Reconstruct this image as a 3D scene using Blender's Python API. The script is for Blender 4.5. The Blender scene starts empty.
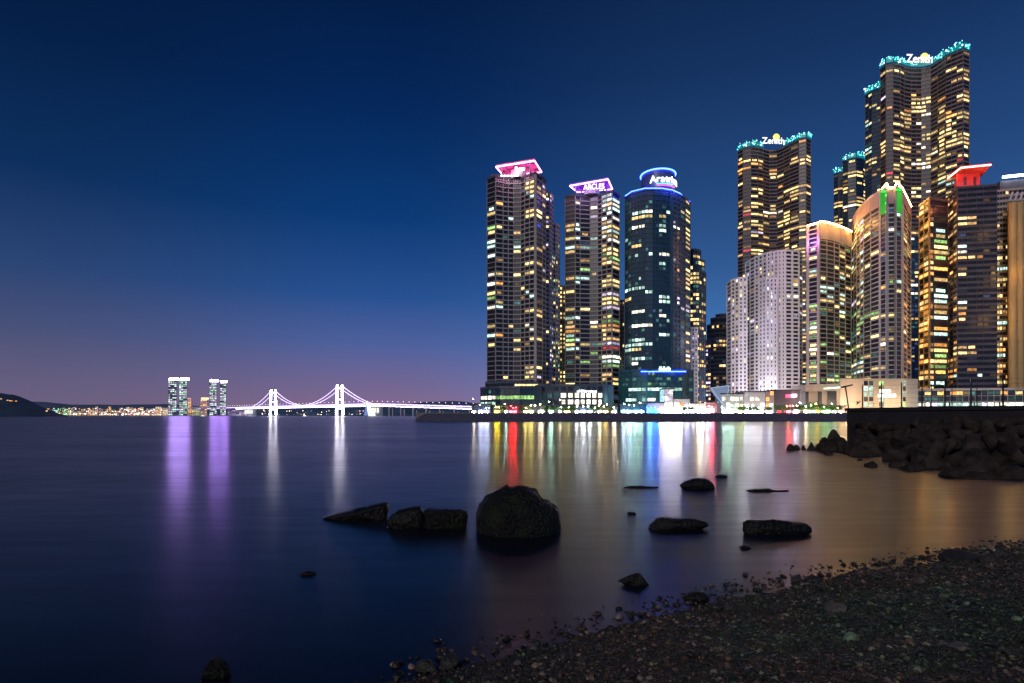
import bpy, bmesh, math, random
import numpy as np
from mathutils import Vector, Matrix, noise, Euler
R = math.radians
sc = bpy.context.scene
COL = sc.collection
CH = 3.0            # camera height over the water, m
F = 569.0           # focal length in pixels
HY = 415.5          # pixel row of the horizon

# ------------------------------------------------------------------ camera, sky, sun, exposure
cd = bpy.data.cameras.new('camera'); cam = bpy.data.objects.new('camera', cd); COL.objects.link(cam)
cam.location = (0, 0, CH); cam.rotation_euler = (R(90), 0, 0)
cd.sensor_width = 36; cd.lens = 36 * F / 1024; cd.shift_y = (HY - 341.5) / 1024
cd.clip_start = 0.1; cd.clip_end = 60000
sc.camera = cam
sc.view_settings.view_transform = 'Standard'; sc.view_settings.look = 'None'
sc.view_settings.exposure = 0; sc.view_settings.gamma = 1
sc.cycles.use_denoising = True
sc.cycles.max_bounces = 5; sc.cycles.diffuse_bounces = 2; sc.cycles.glossy_bounces = 3
sc.cycles.transmission_bounces = 2; sc.cycles.sample_clamp_indirect = 12
sc.cycles.use_light_tree = True

def lin(r, g, b):
    f = lambda c: ((c/255+0.055)/1.055)**2.4 if c > 10 else c/255/12.92
    return (f(r), f(g), f(b), 1)

w = bpy.data.worlds.new('World'); sc.world = w; w.use_nodes = True
nt = w.node_tree; nt.nodes.clear()
N = lambda t: nt.nodes.new(t)
L = nt.links.new
tc = N('ShaderNodeTexCoord'); sx = N('ShaderNodeSeparateXYZ'); L(tc.outputs['Generated'], sx.inputs[0])
def ramp(stops):
    r = N('ShaderNodeValToRGB'); L(sx.outputs['Z'], r.inputs[0]); e = r.color_ramp.elements
    r.color_ramp.interpolation = 'B_SPLINE' if False else 'LINEAR'
    e[0].position = stops[0][0]; e[0].color = stops[0][1]
    e[1].position = stops[-1][0]; e[1].color = stops[-1][1]
    for p, c in stops[1:-1]:
        n = e.new(p); n.color = c
    return r
rl = ramp([(0, lin(110,98,126)), (.05, lin(98,92,126)), (.12, lin(70,80,120)), (.20, lin(42,68,116)), (.32, lin(13,47,93)), (.47, lin(5,31,70)), (.65, lin(3,19,46)), (1, lin(3,10,26))])
rm = ramp([(0, lin(136,106,136)), (.05, lin(114,102,146)), (.12, lin(78,96,156)), (.20, lin(38,80,144)), (.32, lin(11,58,118)), (.47, lin(5,39,90)), (.65, lin(3,22,56)), (1, lin(3,10,26))])
rr = ramp([(0, lin(124,140,198)), (.06, lin(98,134,194)), (.14, lin(66,114,176)), (.24, lin(49,89,146)), (.36, lin(35,70,122)), (.50, lin(21,50,95)), (.68, lin(6,27,62)), (1, lin(2,15,38))])
xx = N('ShaderNodeMath'); xx.operation = 'MULTIPLY'; L(sx.outputs['X'], xx.inputs[0]); L(sx.outputs['X'], xx.inputs[1])
yy = N('ShaderNodeMath'); yy.operation = 'MULTIPLY_ADD'; L(sx.outputs['Y'], yy.inputs[0]); L(sx.outputs['Y'], yy.inputs[1]); L(xx.outputs[0], yy.inputs[2])
sq = N('ShaderNodeMath'); sq.operation = 'SQRT'; L(yy.outputs[0], sq.inputs[0])
az = N('ShaderNodeMath'); az.operation = 'DIVIDE'; L(sx.outputs['X'], az.inputs[0]); L(sq.outputs[0], az.inputs[1])
def mapr(a, b):
    m = N('ShaderNodeMapRange'); m.interpolation_type = 'SMOOTHSTEP'; L(az.outputs[0], m.inputs[0])
    m.inputs[1].default_value = a; m.inputs[2].default_value = b; return m
def mix(f, a, b, mode='MIX'):
    m = N('ShaderNodeMix'); m.data_type = 'RGBA'; m.blend_type = mode
    if f is None: m.inputs[0].default_value = 1
    else: L(f, m.inputs[0])
    L(a, m.inputs[6]); L(b, m.inputs[7]); return m.outputs[2]
m1 = mix(mapr(-.68, -.22).outputs[0], rl.outputs[0], rm.outputs[0])
m2 = mix(mapr(-.22, .34).outputs[0], m1, rr.outputs[0])
sky = N('ShaderNodeTexSky'); sky.sky_type = 'NISHITA'; sky.sun_disc = False
sky.sun_elevation = R(-6); sky.sun_rotation = R(-25); sky.altitude = 10; sky.air_density = 1; sky.dust_density = 1
b1 = N('ShaderNodeBackground'); L(m2, b1.inputs[0]); b1.inputs[1].default_value = 1.0
b2 = N('ShaderNodeBackground'); L(sky.outputs[0], b2.inputs[0]); b2.inputs[1].default_value = 0.05
ad = N('ShaderNodeAddShader'); L(b1.outputs[0], ad.inputs[0]); L(b2.outputs[0], ad.inputs[1])
wo = N('ShaderNodeOutputWorld'); L(ad.outputs[0], wo.inputs[0])

sd = bpy.data.lights.new('sun', 'SUN'); sun = bpy.data.objects.new('sun', sd); COL.objects.link(sun)
sd.energy = 1.0; sd.angle = R(16); sd.color = (1.0, .92, .89)     # added facade fill over the camera's left shoulder, in place of city light
sun.rotation_euler = Vector((.42, .80, -.42)).to_track_quat('-Z', 'Y').to_euler()

# ------------------------------------------------------------------ helpers
rng = random.Random(7)
def PX(px, Y): return (px - 512) / F * Y
def PZ(py, Y): return CH + (HY - py) / F * Y
def proj(x, y, z): return 512 + F * x / y, HY - F * (z - CH) / y

def mesh(name, vs, fs, mats, parent=None, smooth=False, mi=None, loc=(0,0,0), kind=None):
    me = bpy.data.meshes.new(name); me.from_pydata([tuple(v) for v in vs], [], fs)
    for m in (mats if isinstance(mats, list) else [mats]): me.materials.append(m)
    if mi is not None: me.polygons.foreach_set('material_index', mi)
    if smooth: me.polygons.foreach_set('use_smooth', [True]*len(me.polygons))
    me.update()
    o = bpy.data.objects.new(name, me); COL.objects.link(o); o.location = loc
    if parent: o.parent = parent
    if kind: o['kind'] = kind
    return o
class MB:
    def __init__(s): s.v = []; s.f = []; s.m = []
    def add(s, vs, fs, m=0):
        n = len(s.v); s.v += [tuple(v) for v in vs]; s.f += [tuple(i+n for i in f) for f in fs]; s.m += [m]*len(fs)
    def box(s, c, size, m=0, rz=0, ux=None):
        hx, hy, hz = [a/2 for a in size]; ca, sa = math.cos(rz), math.sin(rz)
        vs = []
        for dz in (-hz, hz):
            for dx, dy in ((-hx,-hy),(hx,-hy),(hx,hy),(-hx,hy)):
                vs.append((c[0]+dx*ca-dy*sa, c[1]+dx*sa+dy*ca, c[2]+dz))
        s.add(vs, [(3,2,1,0),(4,5,6,7),(0,1,5,4),(1,2,6,5),(2,3,7,6),(3,0,4,7)], m)
    def bar(s, a, b, r, n=6, m=0, r2=None):
        a = Vector(a); b = Vector(b); r2 = r if r2 is None else r2
        q = (b-a).to_track_quat('Z', 'Y'); vs = []
        for p, rr_ in ((a, r), (b, r2)):
            for k in range(n):
                t = 2*math.pi*k/n; vs.append(p + q @ Vector((math.cos(t)*rr_, math.sin(t)*rr_, 0)))
        fs = [(k, (k+1) % n, n+(k+1) % n, n+k) for k in range(n)] + [tuple(range(n-1,-1,-1)), tuple(range(n, 2*n))]
        s.add(vs, fs, m)
    def prism(s, pts, z0, z1, m=0):
        n = len(pts); vs = [(p[0],p[1],z0) for p in pts]+[(p[0],p[1],z1) for p in pts]
        s.add(vs, [(k,(k+1)%n,n+(k+1)%n,n+k) for k in range(n)]+[tuple(range(n-1,-1,-1)),tuple(range(n,2*n))], m)
    def build(s, name, mats, parent=None, smooth=False, kind=None):
        off = parent.location if parent else Vector((0,0,0))
        return mesh(name, [(v[0]-off[0], v[1]-off[1], v[2]-off[2]) for v in s.v], s.f, mats, parent, smooth, s.m, kind=kind)
def empty(name, loc, label, cat, group=None):
    o = bpy.data.objects.new(name, None); COL.objects.link(o); o.location = loc; o.empty_display_size = .5
    tag(o, label, cat, group); return o
def tag(o, label, cat, group=None):
    o['label'] = label; o['category'] = cat
    if group: o['group'] = group
    return o

# ------------------------------------------------------------------ materials
def new_mat(name):
    m = bpy.data.materials.new(name); m.use_nodes = True; t = m.node_tree
    return m, t, t.nodes['Principled BSDF']
def pmat(name, col, rough=.6, metal=0, var=.25, scale=.4, spec=.5, bump=0, bscale=3, streak=False):
    m, t, b = new_mat(name)
    tcn = t.nodes.new('ShaderNodeTexCoord'); mp = t.nodes.new('ShaderNodeMapping')
    if streak: mp.inputs['Scale'].default_value = (1, 1, .08)
    t.links.new(tcn.outputs['Object'], mp.inputs[0])
    n = t.nodes.new('ShaderNodeTexNoise'); n.inputs['Scale'].default_value = scale; n.inputs['Detail'].default_value = 6
    t.links.new(mp.outputs[0], n.inputs[0])
    r = t.nodes.new('ShaderNodeMapRange'); t.links.new(n.outputs[0], r.inputs[0]); r.inputs[1].default_value = .25; r.inputs[2].default_value = .75
    r.inputs[3].default_value = 1-var; r.inputs[4].default_value = 1+var
    mx = t.nodes.new('ShaderNodeVectorMath'); mx.operation = 'SCALE'; mx.inputs[0].default_value = col[:3]; t.links.new(r.outputs[0], mx.inputs['Scale'])
    t.links.new(mx.outputs[0], b.inputs['Base Color'])
    b.inputs['Roughness'].default_value = rough; b.inputs['Metallic'].default_value = metal
    b.inputs['Specular IOR Level'].default_value = spec
    if bump:
        n2 = t.nodes.new('ShaderNodeTexNoise'); n2.inputs['Scale'].default_value = bscale; n2.inputs['Detail'].default_value = 8
        t.links.new(tcn.outputs['Object'], n2.inputs[0])
        bp = t.nodes.new('ShaderNodeBump'); bp.inputs['Strength'].default_value = bump; bp.inputs['Distance'].default_value = .1
        t.links.new(n2.outputs[0], bp.inputs['Height']); t.links.new(bp.outputs[0], b.inputs['Normal'])
    return m
def emat(name, col, st, vary=.0, base=(.02,.02,.02)):
    """a lamp, a lit window, an LED strip or an added glow panel: brightness differs from one to the next"""
    m, t, b = new_mat(name)
    b.inputs['Base Color'].default_value = (*base, 1); b.inputs['Roughness'].default_value = .4
    b.inputs['Emission Color'].default_value = (*col[:3], 1); b.inputs['Emission Strength'].default_value = st
    if vary:
        oi = t.nodes.new('ShaderNodeObjectInfo'); gm = t.nodes.new('ShaderNodeNewGeometry')
        a = t.nodes.new('ShaderNodeMath'); a.operation = 'ADD'; t.links.new(oi.outputs['Random'], a.inputs[0]); t.links.new(gm.outputs['Random Per Island'], a.inputs[1])
        fr = t.nodes.new('ShaderNodeMath'); fr.operation = 'FRACT'; t.links.new(a.outputs[0], fr.inputs[0])
        pw = t.nodes.new('ShaderNodeMath'); pw.operation = 'POWER'; pw.inputs[1].default_value = 1.6; t.links.new(fr.outputs[0], pw.inputs[0])
        nz = t.nodes.new('ShaderNodeTexNoise'); nz.inputs['Scale'].default_value = .75; nz.inputs['Detail'].default_value = 3
        tcn = t.nodes.new('ShaderNodeTexCoord'); t.links.new(gm.outputs['Position'], nz.inputs[0])
        r = t.nodes.new('ShaderNodeMapRange'); t.links.new(pw.outputs[0], r.inputs[0]); r.inputs[3].default_value = st*(1-vary); r.inputs[4].default_value = st*(1+vary*1.5)
        r2 = t.nodes.new('ShaderNodeMapRange'); t.links.new(nz.outputs[0], r2.inputs[0]); r2.inputs[1].default_value = .3; r2.inputs[2].default_value = .7; r2.inputs[3].default_value = .30; r2.inputs[4].default_value = 1.6
        mm = t.nodes.new('ShaderNodeMath'); mm.operation = 'MULTIPLY'; t.links.new(r.outputs[0], mm.inputs[0]); t.links.new(r2.outputs[0], mm.inputs[1])
        t.links.new(mm.outputs[0], b.inputs['Emission Strength'])
    return m
WIN = {  # lit window colours
 'w': emat('window_warm', (1, .60, .22), 1.45, .6), 'y': emat('window_yellow', (1, .72, .27), 1.5, .6),
 'c': emat('window_cool', (.66, 1, .84), 1.3, .6), 'g': emat('window_green', (.45, .85, .25), .8, .6),
 'o': emat('window_orange', (1, .40, .09), 1.5, .6), 'l': emat('window_lilac', (.85, .72, 1), 1.2, .6),
 'b': emat('window_blue', (.08, .10, 1), .9, .3), 'p': emat('window_pale', (1, .92, .72), 2.3, .5),
 'r': emat('window_red', (1, .06, .10), .8, .4), 't': emat('window_dim_teal', (.10, .34, .32), .3, .8),
 'd': emat('window_dim_amber', (.70, .40, .13), .4, .8), 'n': emat('window_dim_blue', (.12, .2, .42), .2, .8)}
ORDER = list(WIN)
for k_ in WIN.values(): k_.cycles.emission_sampling = 'NONE'    # small dim panes: found by reflection rays, the lamps are sampled as lights
M = dict(
 grey_lilac = pmat('concrete_grey', (.40,.355,.335), .75, var=.18, scale=.15, streak=True),
 pale = pmat('concrete_pale', (.46,.41,.45), .7, var=.15, scale=.12, streak=True),
 white = pmat('concrete_white', (.84,.79,.80), .7, var=.12, scale=.12, streak=True),
 tan = pmat('concrete_tan', (.50,.40,.33), .75, var=.2, scale=.15, streak=True),
 rose = pmat('concrete_rose', (.46,.34,.34), .75, var=.2, scale=.15, streak=True),
 brown = pmat('cladding_brown', (.23,.17,.16), .55, var=.3, scale=.1, streak=True),
 beige = pmat('concrete_beige', (.60,.54,.51), .75, var=.2, scale=.12, streak=True),
 gold = pmat('stone_gold', (.50,.33,.14), .6, var=.2, scale=.2, streak=True),
 dark = pmat('cladding_dark', (.085,.08,.105), .8, var=.3, scale=.2),
 navy = pmat('cladding_navy', (.06,.08,.12), .4, var=.3, scale=.2),
 teal_frame = pmat('frame_teal', (.03,.085,.135), .4, var=.3, scale=.2),
 glass_teal = pmat('glass_teal', (.012,.045,.085), .38, spec=.8, var=.5, scale=.08),
 glass_dark = pmat('glass_dark', (.012,.014,.025), .38, spec=.6, var=.2, scale=.02),
 glass_green = pmat('glass_green', (.02,.09,.09), .35, spec=.8, var=.4, scale=.08),
 roof = pmat('roof_dark', (.05,.05,.06), .8), steel = pmat('steel', (.25,.25,.27), .4, metal=.8),
 black_metal = pmat('black_metal', (.012,.012,.014), .5),
 white_paint = pmat('white_paint', (.7,.7,.72), .5, var=.1),
)
LED = {}
def led(name, col, st):
    k = (name, st)
    if k not in LED: LED[k] = emat(name, col, st)
    return LED[k]

# ------------------------------------------------------------------ tower builder
CUBE = {}
def cube_mesh(c):
    if c not in CUBE:
        me = bpy.data.meshes.new('lit_window')
        h = .5; v = [(-h,-h,-h),(h,-h,-h),(h,h,-h),(-h,h,-h),(-h,-h,h),(h,-h,h),(h,h,h),(-h,h,h)]
        me.from_pydata(v, [], [(3,2,1,0),(4,5,6,7),(0,1,5,4),(1,2,6,5),(2,3,7,6),(3,0,4,7)])
        me.materials.append(WIN[c]); CUBE[c] = me
    return CUBE[c]
STY = {'B': (.66, .40), 'G': (.30, .08), 'P': (1.35, 1.15), 'V': (1.25, .10), 'S': None, 'O': (.55, .20), 'H': (1.2, .08), 'C': (.55,.45)}
VF = {'B': .66, 'V': .72, 'G': .62, 'O': .72, 'H': .8}      # how much of the opening's height a lit pane fills
NLIT = [0]
def tower(name, label, cat, front, z0, z1, fh, depth, wall, glass, hits=(), zones=(), base=(.06, 'wyc'), group=None,
          ymax=410, root=None, t=.35, cap=True, limit=100, seed=1, side='P', sty=None, back=True, roofmat=None):
    """front: (px, Y, style, n) left to right; style and n describe the stretch that FOLLOWS the point."""
    rg = random.Random(seed*131+7); sty = {**STY, **(sty or {})}
    fp = [(PX(a[0], a[1]), a[1]) for a in front]
    if root is None:
        cx = sum(p[0] for p in fp)/len(fp); cy = sum(p[1] for p in fp)/len(fp)
        root = empty(name, (cx, cy, z0), label, cat, group)
    segs = [(fp[i], fp[i+1], front[i][2], front[i][3]) for i in range(len(fp)-1)]
    A = fp[0]; B = fp[-1]
    ka, kb = (A[1]+depth)/A[1], (B[1]+depth)/B[1]; mid = (A[0]+B[0])/2*(ka+kb)/2   # sides run straight back, a little inward
    A2 = (A[0]*ka+(mid-A[0]*ka)*.06, A[1]*ka); B2 = (B[0]*kb+(mid-B[0]*kb)*.06, B[1]*kb)
    nb = max(1, round(depth/4.5))
    segs += [(B, B2, side, nb), (B2, A2, 'S', 1), (A2, A, side, nb)]
    poly = fp + [B2, A2]; n = len(poly)
    core = MB(); core.prism(poly, z0, z1); core.build('glazing', M[glass], root, kind='stuff')
    # mitred outward offset of the footprint
    def off(d):
        out = []
        for i in range(n):
            p0, p1, p2 = Vector(poly[i-1]), Vector(poly[i]), Vector(poly[(i+1) % n])
            d1 = (p1-p0).normalized(); d2 = (p2-p1).normalized()
            n1 = Vector((d1.y, -d1.x)); n2 = Vector((d2.y, -d2.x)); b = n1+n2
            if b.length < .2: out.append(tuple(p1+n2*d)); continue
            b.normalize(); k = d/max(.35, b.dot(n1)); out.append(tuple(p1+b*k))
        return out
    of = off(t); nf = max(1, int(round((z1-z0)/fh))); fh = (z1-z0)/nf
    wl = MB(); stuff = MB(); lit = []
    for si, (a, b, st, nbay) in enumerate(segs):
        i, j = si, (si+1) % n; oa, ob = of[i], of[j]
        def band(za, zb):
            wl.add([(a[0],a[1],za),(b[0],b[1],za),(ob[0],ob[1],za),(oa[0],oa[1],za),(a[0],a[1],zb),(b[0],b[1],zb),(ob[0],ob[1],zb),(oa[0],oa[1],zb)],
                   [(3,2,6,7),(4,7,6,5),(0,1,2,3),(0,3,7,4),(1,5,6,2)])
        if sty[st] is None: band(z0, z1); continue
        sh, pw = sty[st]
        for f in range(nf): band(z0+f*fh, z0+f*fh+sh)
        av, bv = Vector(a), Vector(b); Ls = (bv-av).length; d = (bv-av)/Ls; nn = Vector((d.y, -d.x)); ang = math.atan2(d.y, d.x)
        bw = Ls/nbay; tp = t+.06
        for k in range(nbay+1):
            s0 = max(0, k*bw-pw/2); s1 = min(Ls, k*bw+pw/2); c = av+d*(s0+s1)/2+nn*tp/2
            wl.box((c.x, c.y, (z0+z1)/2), (s1-s0, tp, z1-z0), rz=ang)
        facing = (av+bv).dot(nn) < 0
        for f in range(nf):
            prev = None; zc = z0+f*fh+sh+(fh-sh)/2
            for k in range(nbay):
                c = av+d*(k+.5)*bw+nn*.05; px, py = proj(c.x, c.y, zc); pit = fh*F/c.y/2
                col = None; seen = si < len(fp)-1 and facing
                if seen:
                    for hx0, hx1, hy, hc in hits:
                        if hx0-.8 <= px <= hx1+.8 and abs(py-hy) <= pit: col = hc; break
                if col is None:
                    p, cs = base[0]*1.7, base[1]
                    if seen:
                        for x0, x1, y0, y1, zp, zc_ in zones:
                            if x0 <= px <= x1 and y0 <= py <= y1: p, cs = zp*1.2, zc_; break
                    if prev and rg.random() < .45 and rg.random() < p*2.2: col = prev
                    elif rg.random() < p: col = rg.choice(cs)
                prev = col if col not in ('b', 'r') else None
                if col is None: continue
                size = (max(.3, bw-pw)*(1 if rg.random() < .6 else rg.uniform(.55, .95)), .08, (fh-sh)*VF.get(st, .98))
                lit.append((1 if (seen and py < ymax) else 0, (1 if col not in 'tdn' else 0), size[0]*size[2]*F*F/c.y/c.y, c.x, c.y, zc, ang, size, col))
    lit.sort(key=lambda q: (-q[0], -q[1], -q[2]))
    for q in lit[:limit]:
        o = bpy.data.objects.new('lit_window', cube_mesh(q[8])); COL.objects.link(o); o.parent = root
        o.location = (q[3]-root.location.x, q[4]-root.location.y, q[5]-root.location.z); o.rotation_euler = (0,0,q[6]); o.scale = q[7]
        NLIT[0] += 1
    for q in lit[limit:]: stuff.box((q[3],q[4],q[5]), q[7], ORDER.index(q[8]), q[6])
    if stuff.v: stuff.build('lit_windows', [WIN[k] for k in ORDER], root, kind='stuff')
    wl.build('wall', M[wall], root)
    if cap:
        cp = MB(); o2 = off(t+.12); nn_ = len(poly)
        cp.prism(o2, z1+.004, z1+1.3); cp.build('roof', M[roofmat or wall], root)
    return root
def strip(root, name, pts, r, mat):
    mb = MB()
    for a, b in zip(pts, pts[1:]): mb.bar(a, b, r, 6)
    return mb.build(name, mat, root)
def P3(px, py, Y): return (PX(px, Y), Y, PZ(py, Y))
def text(root, name, body, c, h, mat, rz=0, ext=.15, width=None):
    cu = bpy.data.curves.new(name, 'FONT'); cu.body = body; cu.size = h; cu.extrude = ext; cu.align_x = 'CENTER'; cu.align_y = 'CENTER'
    cu.offset = 0.0
    cu.materials.append(mat); o = bpy.data.objects.new(name, cu); COL.objects.link(o)
    o.rotation_euler = (R(90), 0, rz); off_ = root.location if root else Vector((0,0,0)); o.location = Vector(c)-off_
    bpy.context.view_layer.update()
    sx2 = width/max(.01, o.dimensions.x) if width else 1
    me = bpy.data.meshes.new_from_object(o.evaluated_get(bpy.context.evaluated_depsgraph_get())); me.name = name
    m2 = bpy.data.objects.new(name, me); m2.rotation_euler = o.rotation_euler; m2.location = o.location; m2.scale.x = sx2
    bpy.data.objects.remove(o); m2.name = name; COL.objects.link(m2)
    if root: m2.parent = root
    return m2
def plight(name, loc, col, power, root=None, radius=.6, spot=None, aim=None):
    ld = bpy.data.lights.new(name, 'SPOT' if spot else 'POINT'); ld.energy = power; ld.color = col; ld.shadow_soft_size = radius
    o = bpy.data.objects.new(name, ld); COL.objects.link(o)
    o.location = Vector(loc)-(root.location if root else Vector((0,0,0)))
    if spot:
        ld.spot_size = R(spot); ld.spot_blend = .9
        o.rotation_euler = (Vector(aim)-Vector(loc)).to_track_quat('-Z', 'Y').to_euler()
    if root: o.parent = root
    return o

# ------------------------------------------------------------------ SETTING: water, far land, shore
def water():
    m, t, b = new_mat('sea_water')
    b.inputs['Base Color'].default_value = (.003, .005, .012, 1); b.inputs['IOR'].default_value = 1.34
    b.inputs['Roughness'].default_value = .17; b.inputs['Specular IOR Level'].default_value = .5
    tcn = t.nodes.new('ShaderNodeTexCoord')
    def nz(scale, sx_, det=3):
        mp = t.nodes.new('ShaderNodeMapping'); mp.inputs['Scale'].default_value = sx_; t.links.new(tcn.outputs['Object'], mp.inputs[0])
        n = t.nodes.new('ShaderNodeTexNoise'); n.inputs['Scale'].default_value = scale; n.inputs['Detail'].default_value = det; t.links.new(mp.outputs[0], n.inputs[0]); return n
    n1 = nz(1.3, (.28, 1.3, 1), 5); n3 = nz(.10, (.3, 1, 1), 4)
    ad_ = t.nodes.new('ShaderNodeMath'); ad_.operation = 'MULTIPLY_ADD'; t.links.new(n3.outputs[0], ad_.inputs[0]); ad_.inputs[1].default_value = .5
    m5 = t.nodes.new('ShaderNodeMath'); m5.operation = 'MULTIPLY'; t.links.new(n1.outputs[0], m5.inputs[0]); m5.inputs[1].default_value = .5
    t.links.new(m5.outputs[0], ad_.inputs[2])
    r = t.nodes.new('ShaderNodeMapRange'); t.links.new(ad_.outputs[0], r.inputs[0]); r.inputs[1].default_value = .36; r.inputs[2].default_value = .64; r.inputs[3].default_value = .29; r.inputs[4].default_value = .40
    t.links.new(r.outputs[0], b.inputs['Roughness'])
    b3 = t.nodes.new('ShaderNodeBsdfPrincipled'); b3.inputs['Base Color'].default_value = (.003,.005,.012,1); b3.inputs['IOR'].default_value = 1.34
    r3 = t.nodes.new('ShaderNodeMapRange'); t.links.new(ad_.outputs[0], r3.inputs[0]); r3.inputs[1].default_value = .36; r3.inputs[2].default_value = .64; r3.inputs[3].default_value = .17; r3.inputs[4].default_value = .24
    t.links.new(r3.outputs[0], b3.inputs['Roughness'])
    ms = t.nodes.new('ShaderNodeMixShader'); ms.inputs[0].default_value = .45; t.links.new(b.outputs[0], ms.inputs[1]); t.links.new(b3.outputs[0], ms.inputs[2])
    t.links.new(ms.outputs[0], t.nodes['Material Output'].inputs['Surface'])
    bp = t.nodes.new('ShaderNodeBump'); bp.inputs['Strength'].default_value = .05; bp.inputs['Distance'].default_value = .03; t.links.new(n1.outputs[0], bp.inputs['Height']); t.links.new(bp.outputs[0], b.inputs['Normal'])
    mesh('water', [(-30000,-300,0),(30000,-300,0),(30000,40000,0),(-30000,40000,0)], [(0,1,2,3)], m)['kind'] = 'structure'
water()
mesh('sea_bed', [(-400,-300,-2.5),(400,-300,-2.5),(400,300,-2.5),(-400,300,-2.5)], [(0,1,2,3)], pmat('sand', (.1,.09,.07), .9))['kind'] = 'structure'

O_U = 'first second third fourth fifth sixth seventh eighth ninth tenth eleventh twelfth thirteenth fourteenth fifteenth sixteenth seventeenth eighteenth nineteenth twentieth'.split()
def oword(n):
    return O_U[n-1] if n <= 20 else ('twenty-','thirty-','forty-')[n//10-2]+O_U[n%10-1] if n%10 else ('thirtieth','fortieth')[n//10-3]
def ridge(name, prof, Y, depth, mat, seed=0, rough=1.0):
    """a hill built as a grid: crest profile (px, py) at distance Y, falling to the water front and back"""
    vs = []; fs = []; nx = 90; ny = 10
    x0, x1 = prof[0][0], prof[-1][0]
    for j in range(ny+1):
        v = j/ny; sh = math.sin(math.pi*v)**.8
        for i in range(nx+1):
            px = x0+(x1-x0)*i/nx
            for (a, ya), (b, yb) in zip(prof, prof[1:]):
                if a <= px <= b: py = ya+(yb-ya)*(px-a)/(b-a)
            x = PX(px, Y); y = Y+(v-.5)*depth; h = PZ(py, Y)
            nzv = noise.noise(Vector((x*.004, y*.004, seed)))*.35+noise.noise(Vector((x*.03, y*.03, seed)))*.12
            vs.append((x*y/Y if True else x, y, -.5 + max(0, h*sh*(1+nzv*rough*.35))))
    for j in range(ny):
        for i in range(nx):
            a = j*(nx+1)+i; fs.append((a, a+1, a+nx+2, a+nx+1))
    o = mesh(name, vs, fs, mat, smooth=True); o['kind'] = 'structure'; return o
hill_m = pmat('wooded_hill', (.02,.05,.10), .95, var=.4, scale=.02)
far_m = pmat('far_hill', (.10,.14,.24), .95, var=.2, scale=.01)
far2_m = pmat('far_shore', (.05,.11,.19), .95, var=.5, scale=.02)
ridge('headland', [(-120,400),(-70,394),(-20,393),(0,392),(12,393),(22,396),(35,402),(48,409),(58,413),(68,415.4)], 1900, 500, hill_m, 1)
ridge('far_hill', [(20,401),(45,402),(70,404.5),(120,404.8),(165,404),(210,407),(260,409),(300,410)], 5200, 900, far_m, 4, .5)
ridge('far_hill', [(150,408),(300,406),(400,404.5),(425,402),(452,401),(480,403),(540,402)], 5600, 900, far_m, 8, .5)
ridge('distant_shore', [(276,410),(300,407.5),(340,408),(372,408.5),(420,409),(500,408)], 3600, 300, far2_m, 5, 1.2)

# Marine city platform with a low embankment
EY = 284
shore = [(415,305),(424,292),(440,286),(480,284),(560,283),(660,283),(760,283),(850,282),(960,280),(1150,276),(1500,270)]
land_pts = [(PX(a, y), y+3) for a, y in shore] + [(900, 400), (900, 1200), (60, 1200), (-30, 420), (PX(430,330), 330)]
g = MB(); g.prism(land_pts, -1, 4.4); go = g.build('ground', pmat('paving', (.22,.2,.19), .8, var=.3, scale=.2)); go['kind'] = 'structure'
def embankment():
    mb = MB()
    pts = [(PX(a, y), y) for a, y in shore]
    vs = []; nseg = 400; rows = 7
    tot = [0]
    for p, q in zip(pts, pts[1:]): tot.append(tot[-1]+math.dist(p, q))
    for i in range(nseg+1):
        s = tot[-1]*i/nseg
        for k in range(len(pts)-1):
            if tot[k] <= s <= tot[k+1]+1e-6: u = (s-tot[k])/(tot[k+1]-tot[k]); break
        x = pts[k][0]*(1-u)+pts[k+1][0]*u; y = pts[k][1]*(1-u)+pts[k+1][1]*u
        top = 4.1*min(1, (s+6)/22)
        for j in range(rows+1):
            v = j/rows; nzv = noise.noise(Vector((x*.6, j*1.3, 2)))*.5+noise.noise(Vector((x*1.6, j*2.1, 7)))*.35
            vs.append((x+nzv*.3, y-2.2+4.4*v-abs(nzv)*1.2, -.4+(top+.4)*v**.8+nzv*.35*(1 if j < rows else .4)))
    fs = []
    for i in range(nseg):
        for j in range(rows):
            a = i*(rows+1)+j; fs.append((a, a+rows+1, a+rows+2, a+1))
    o = mesh('rubble_embankment', vs, fs, pmat('dark_rubble', (.06,.06,.10), .85, var=.5, scale=1.2, bump=.6, bscale=2)); o['kind'] = 'structure'
embankment()

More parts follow.
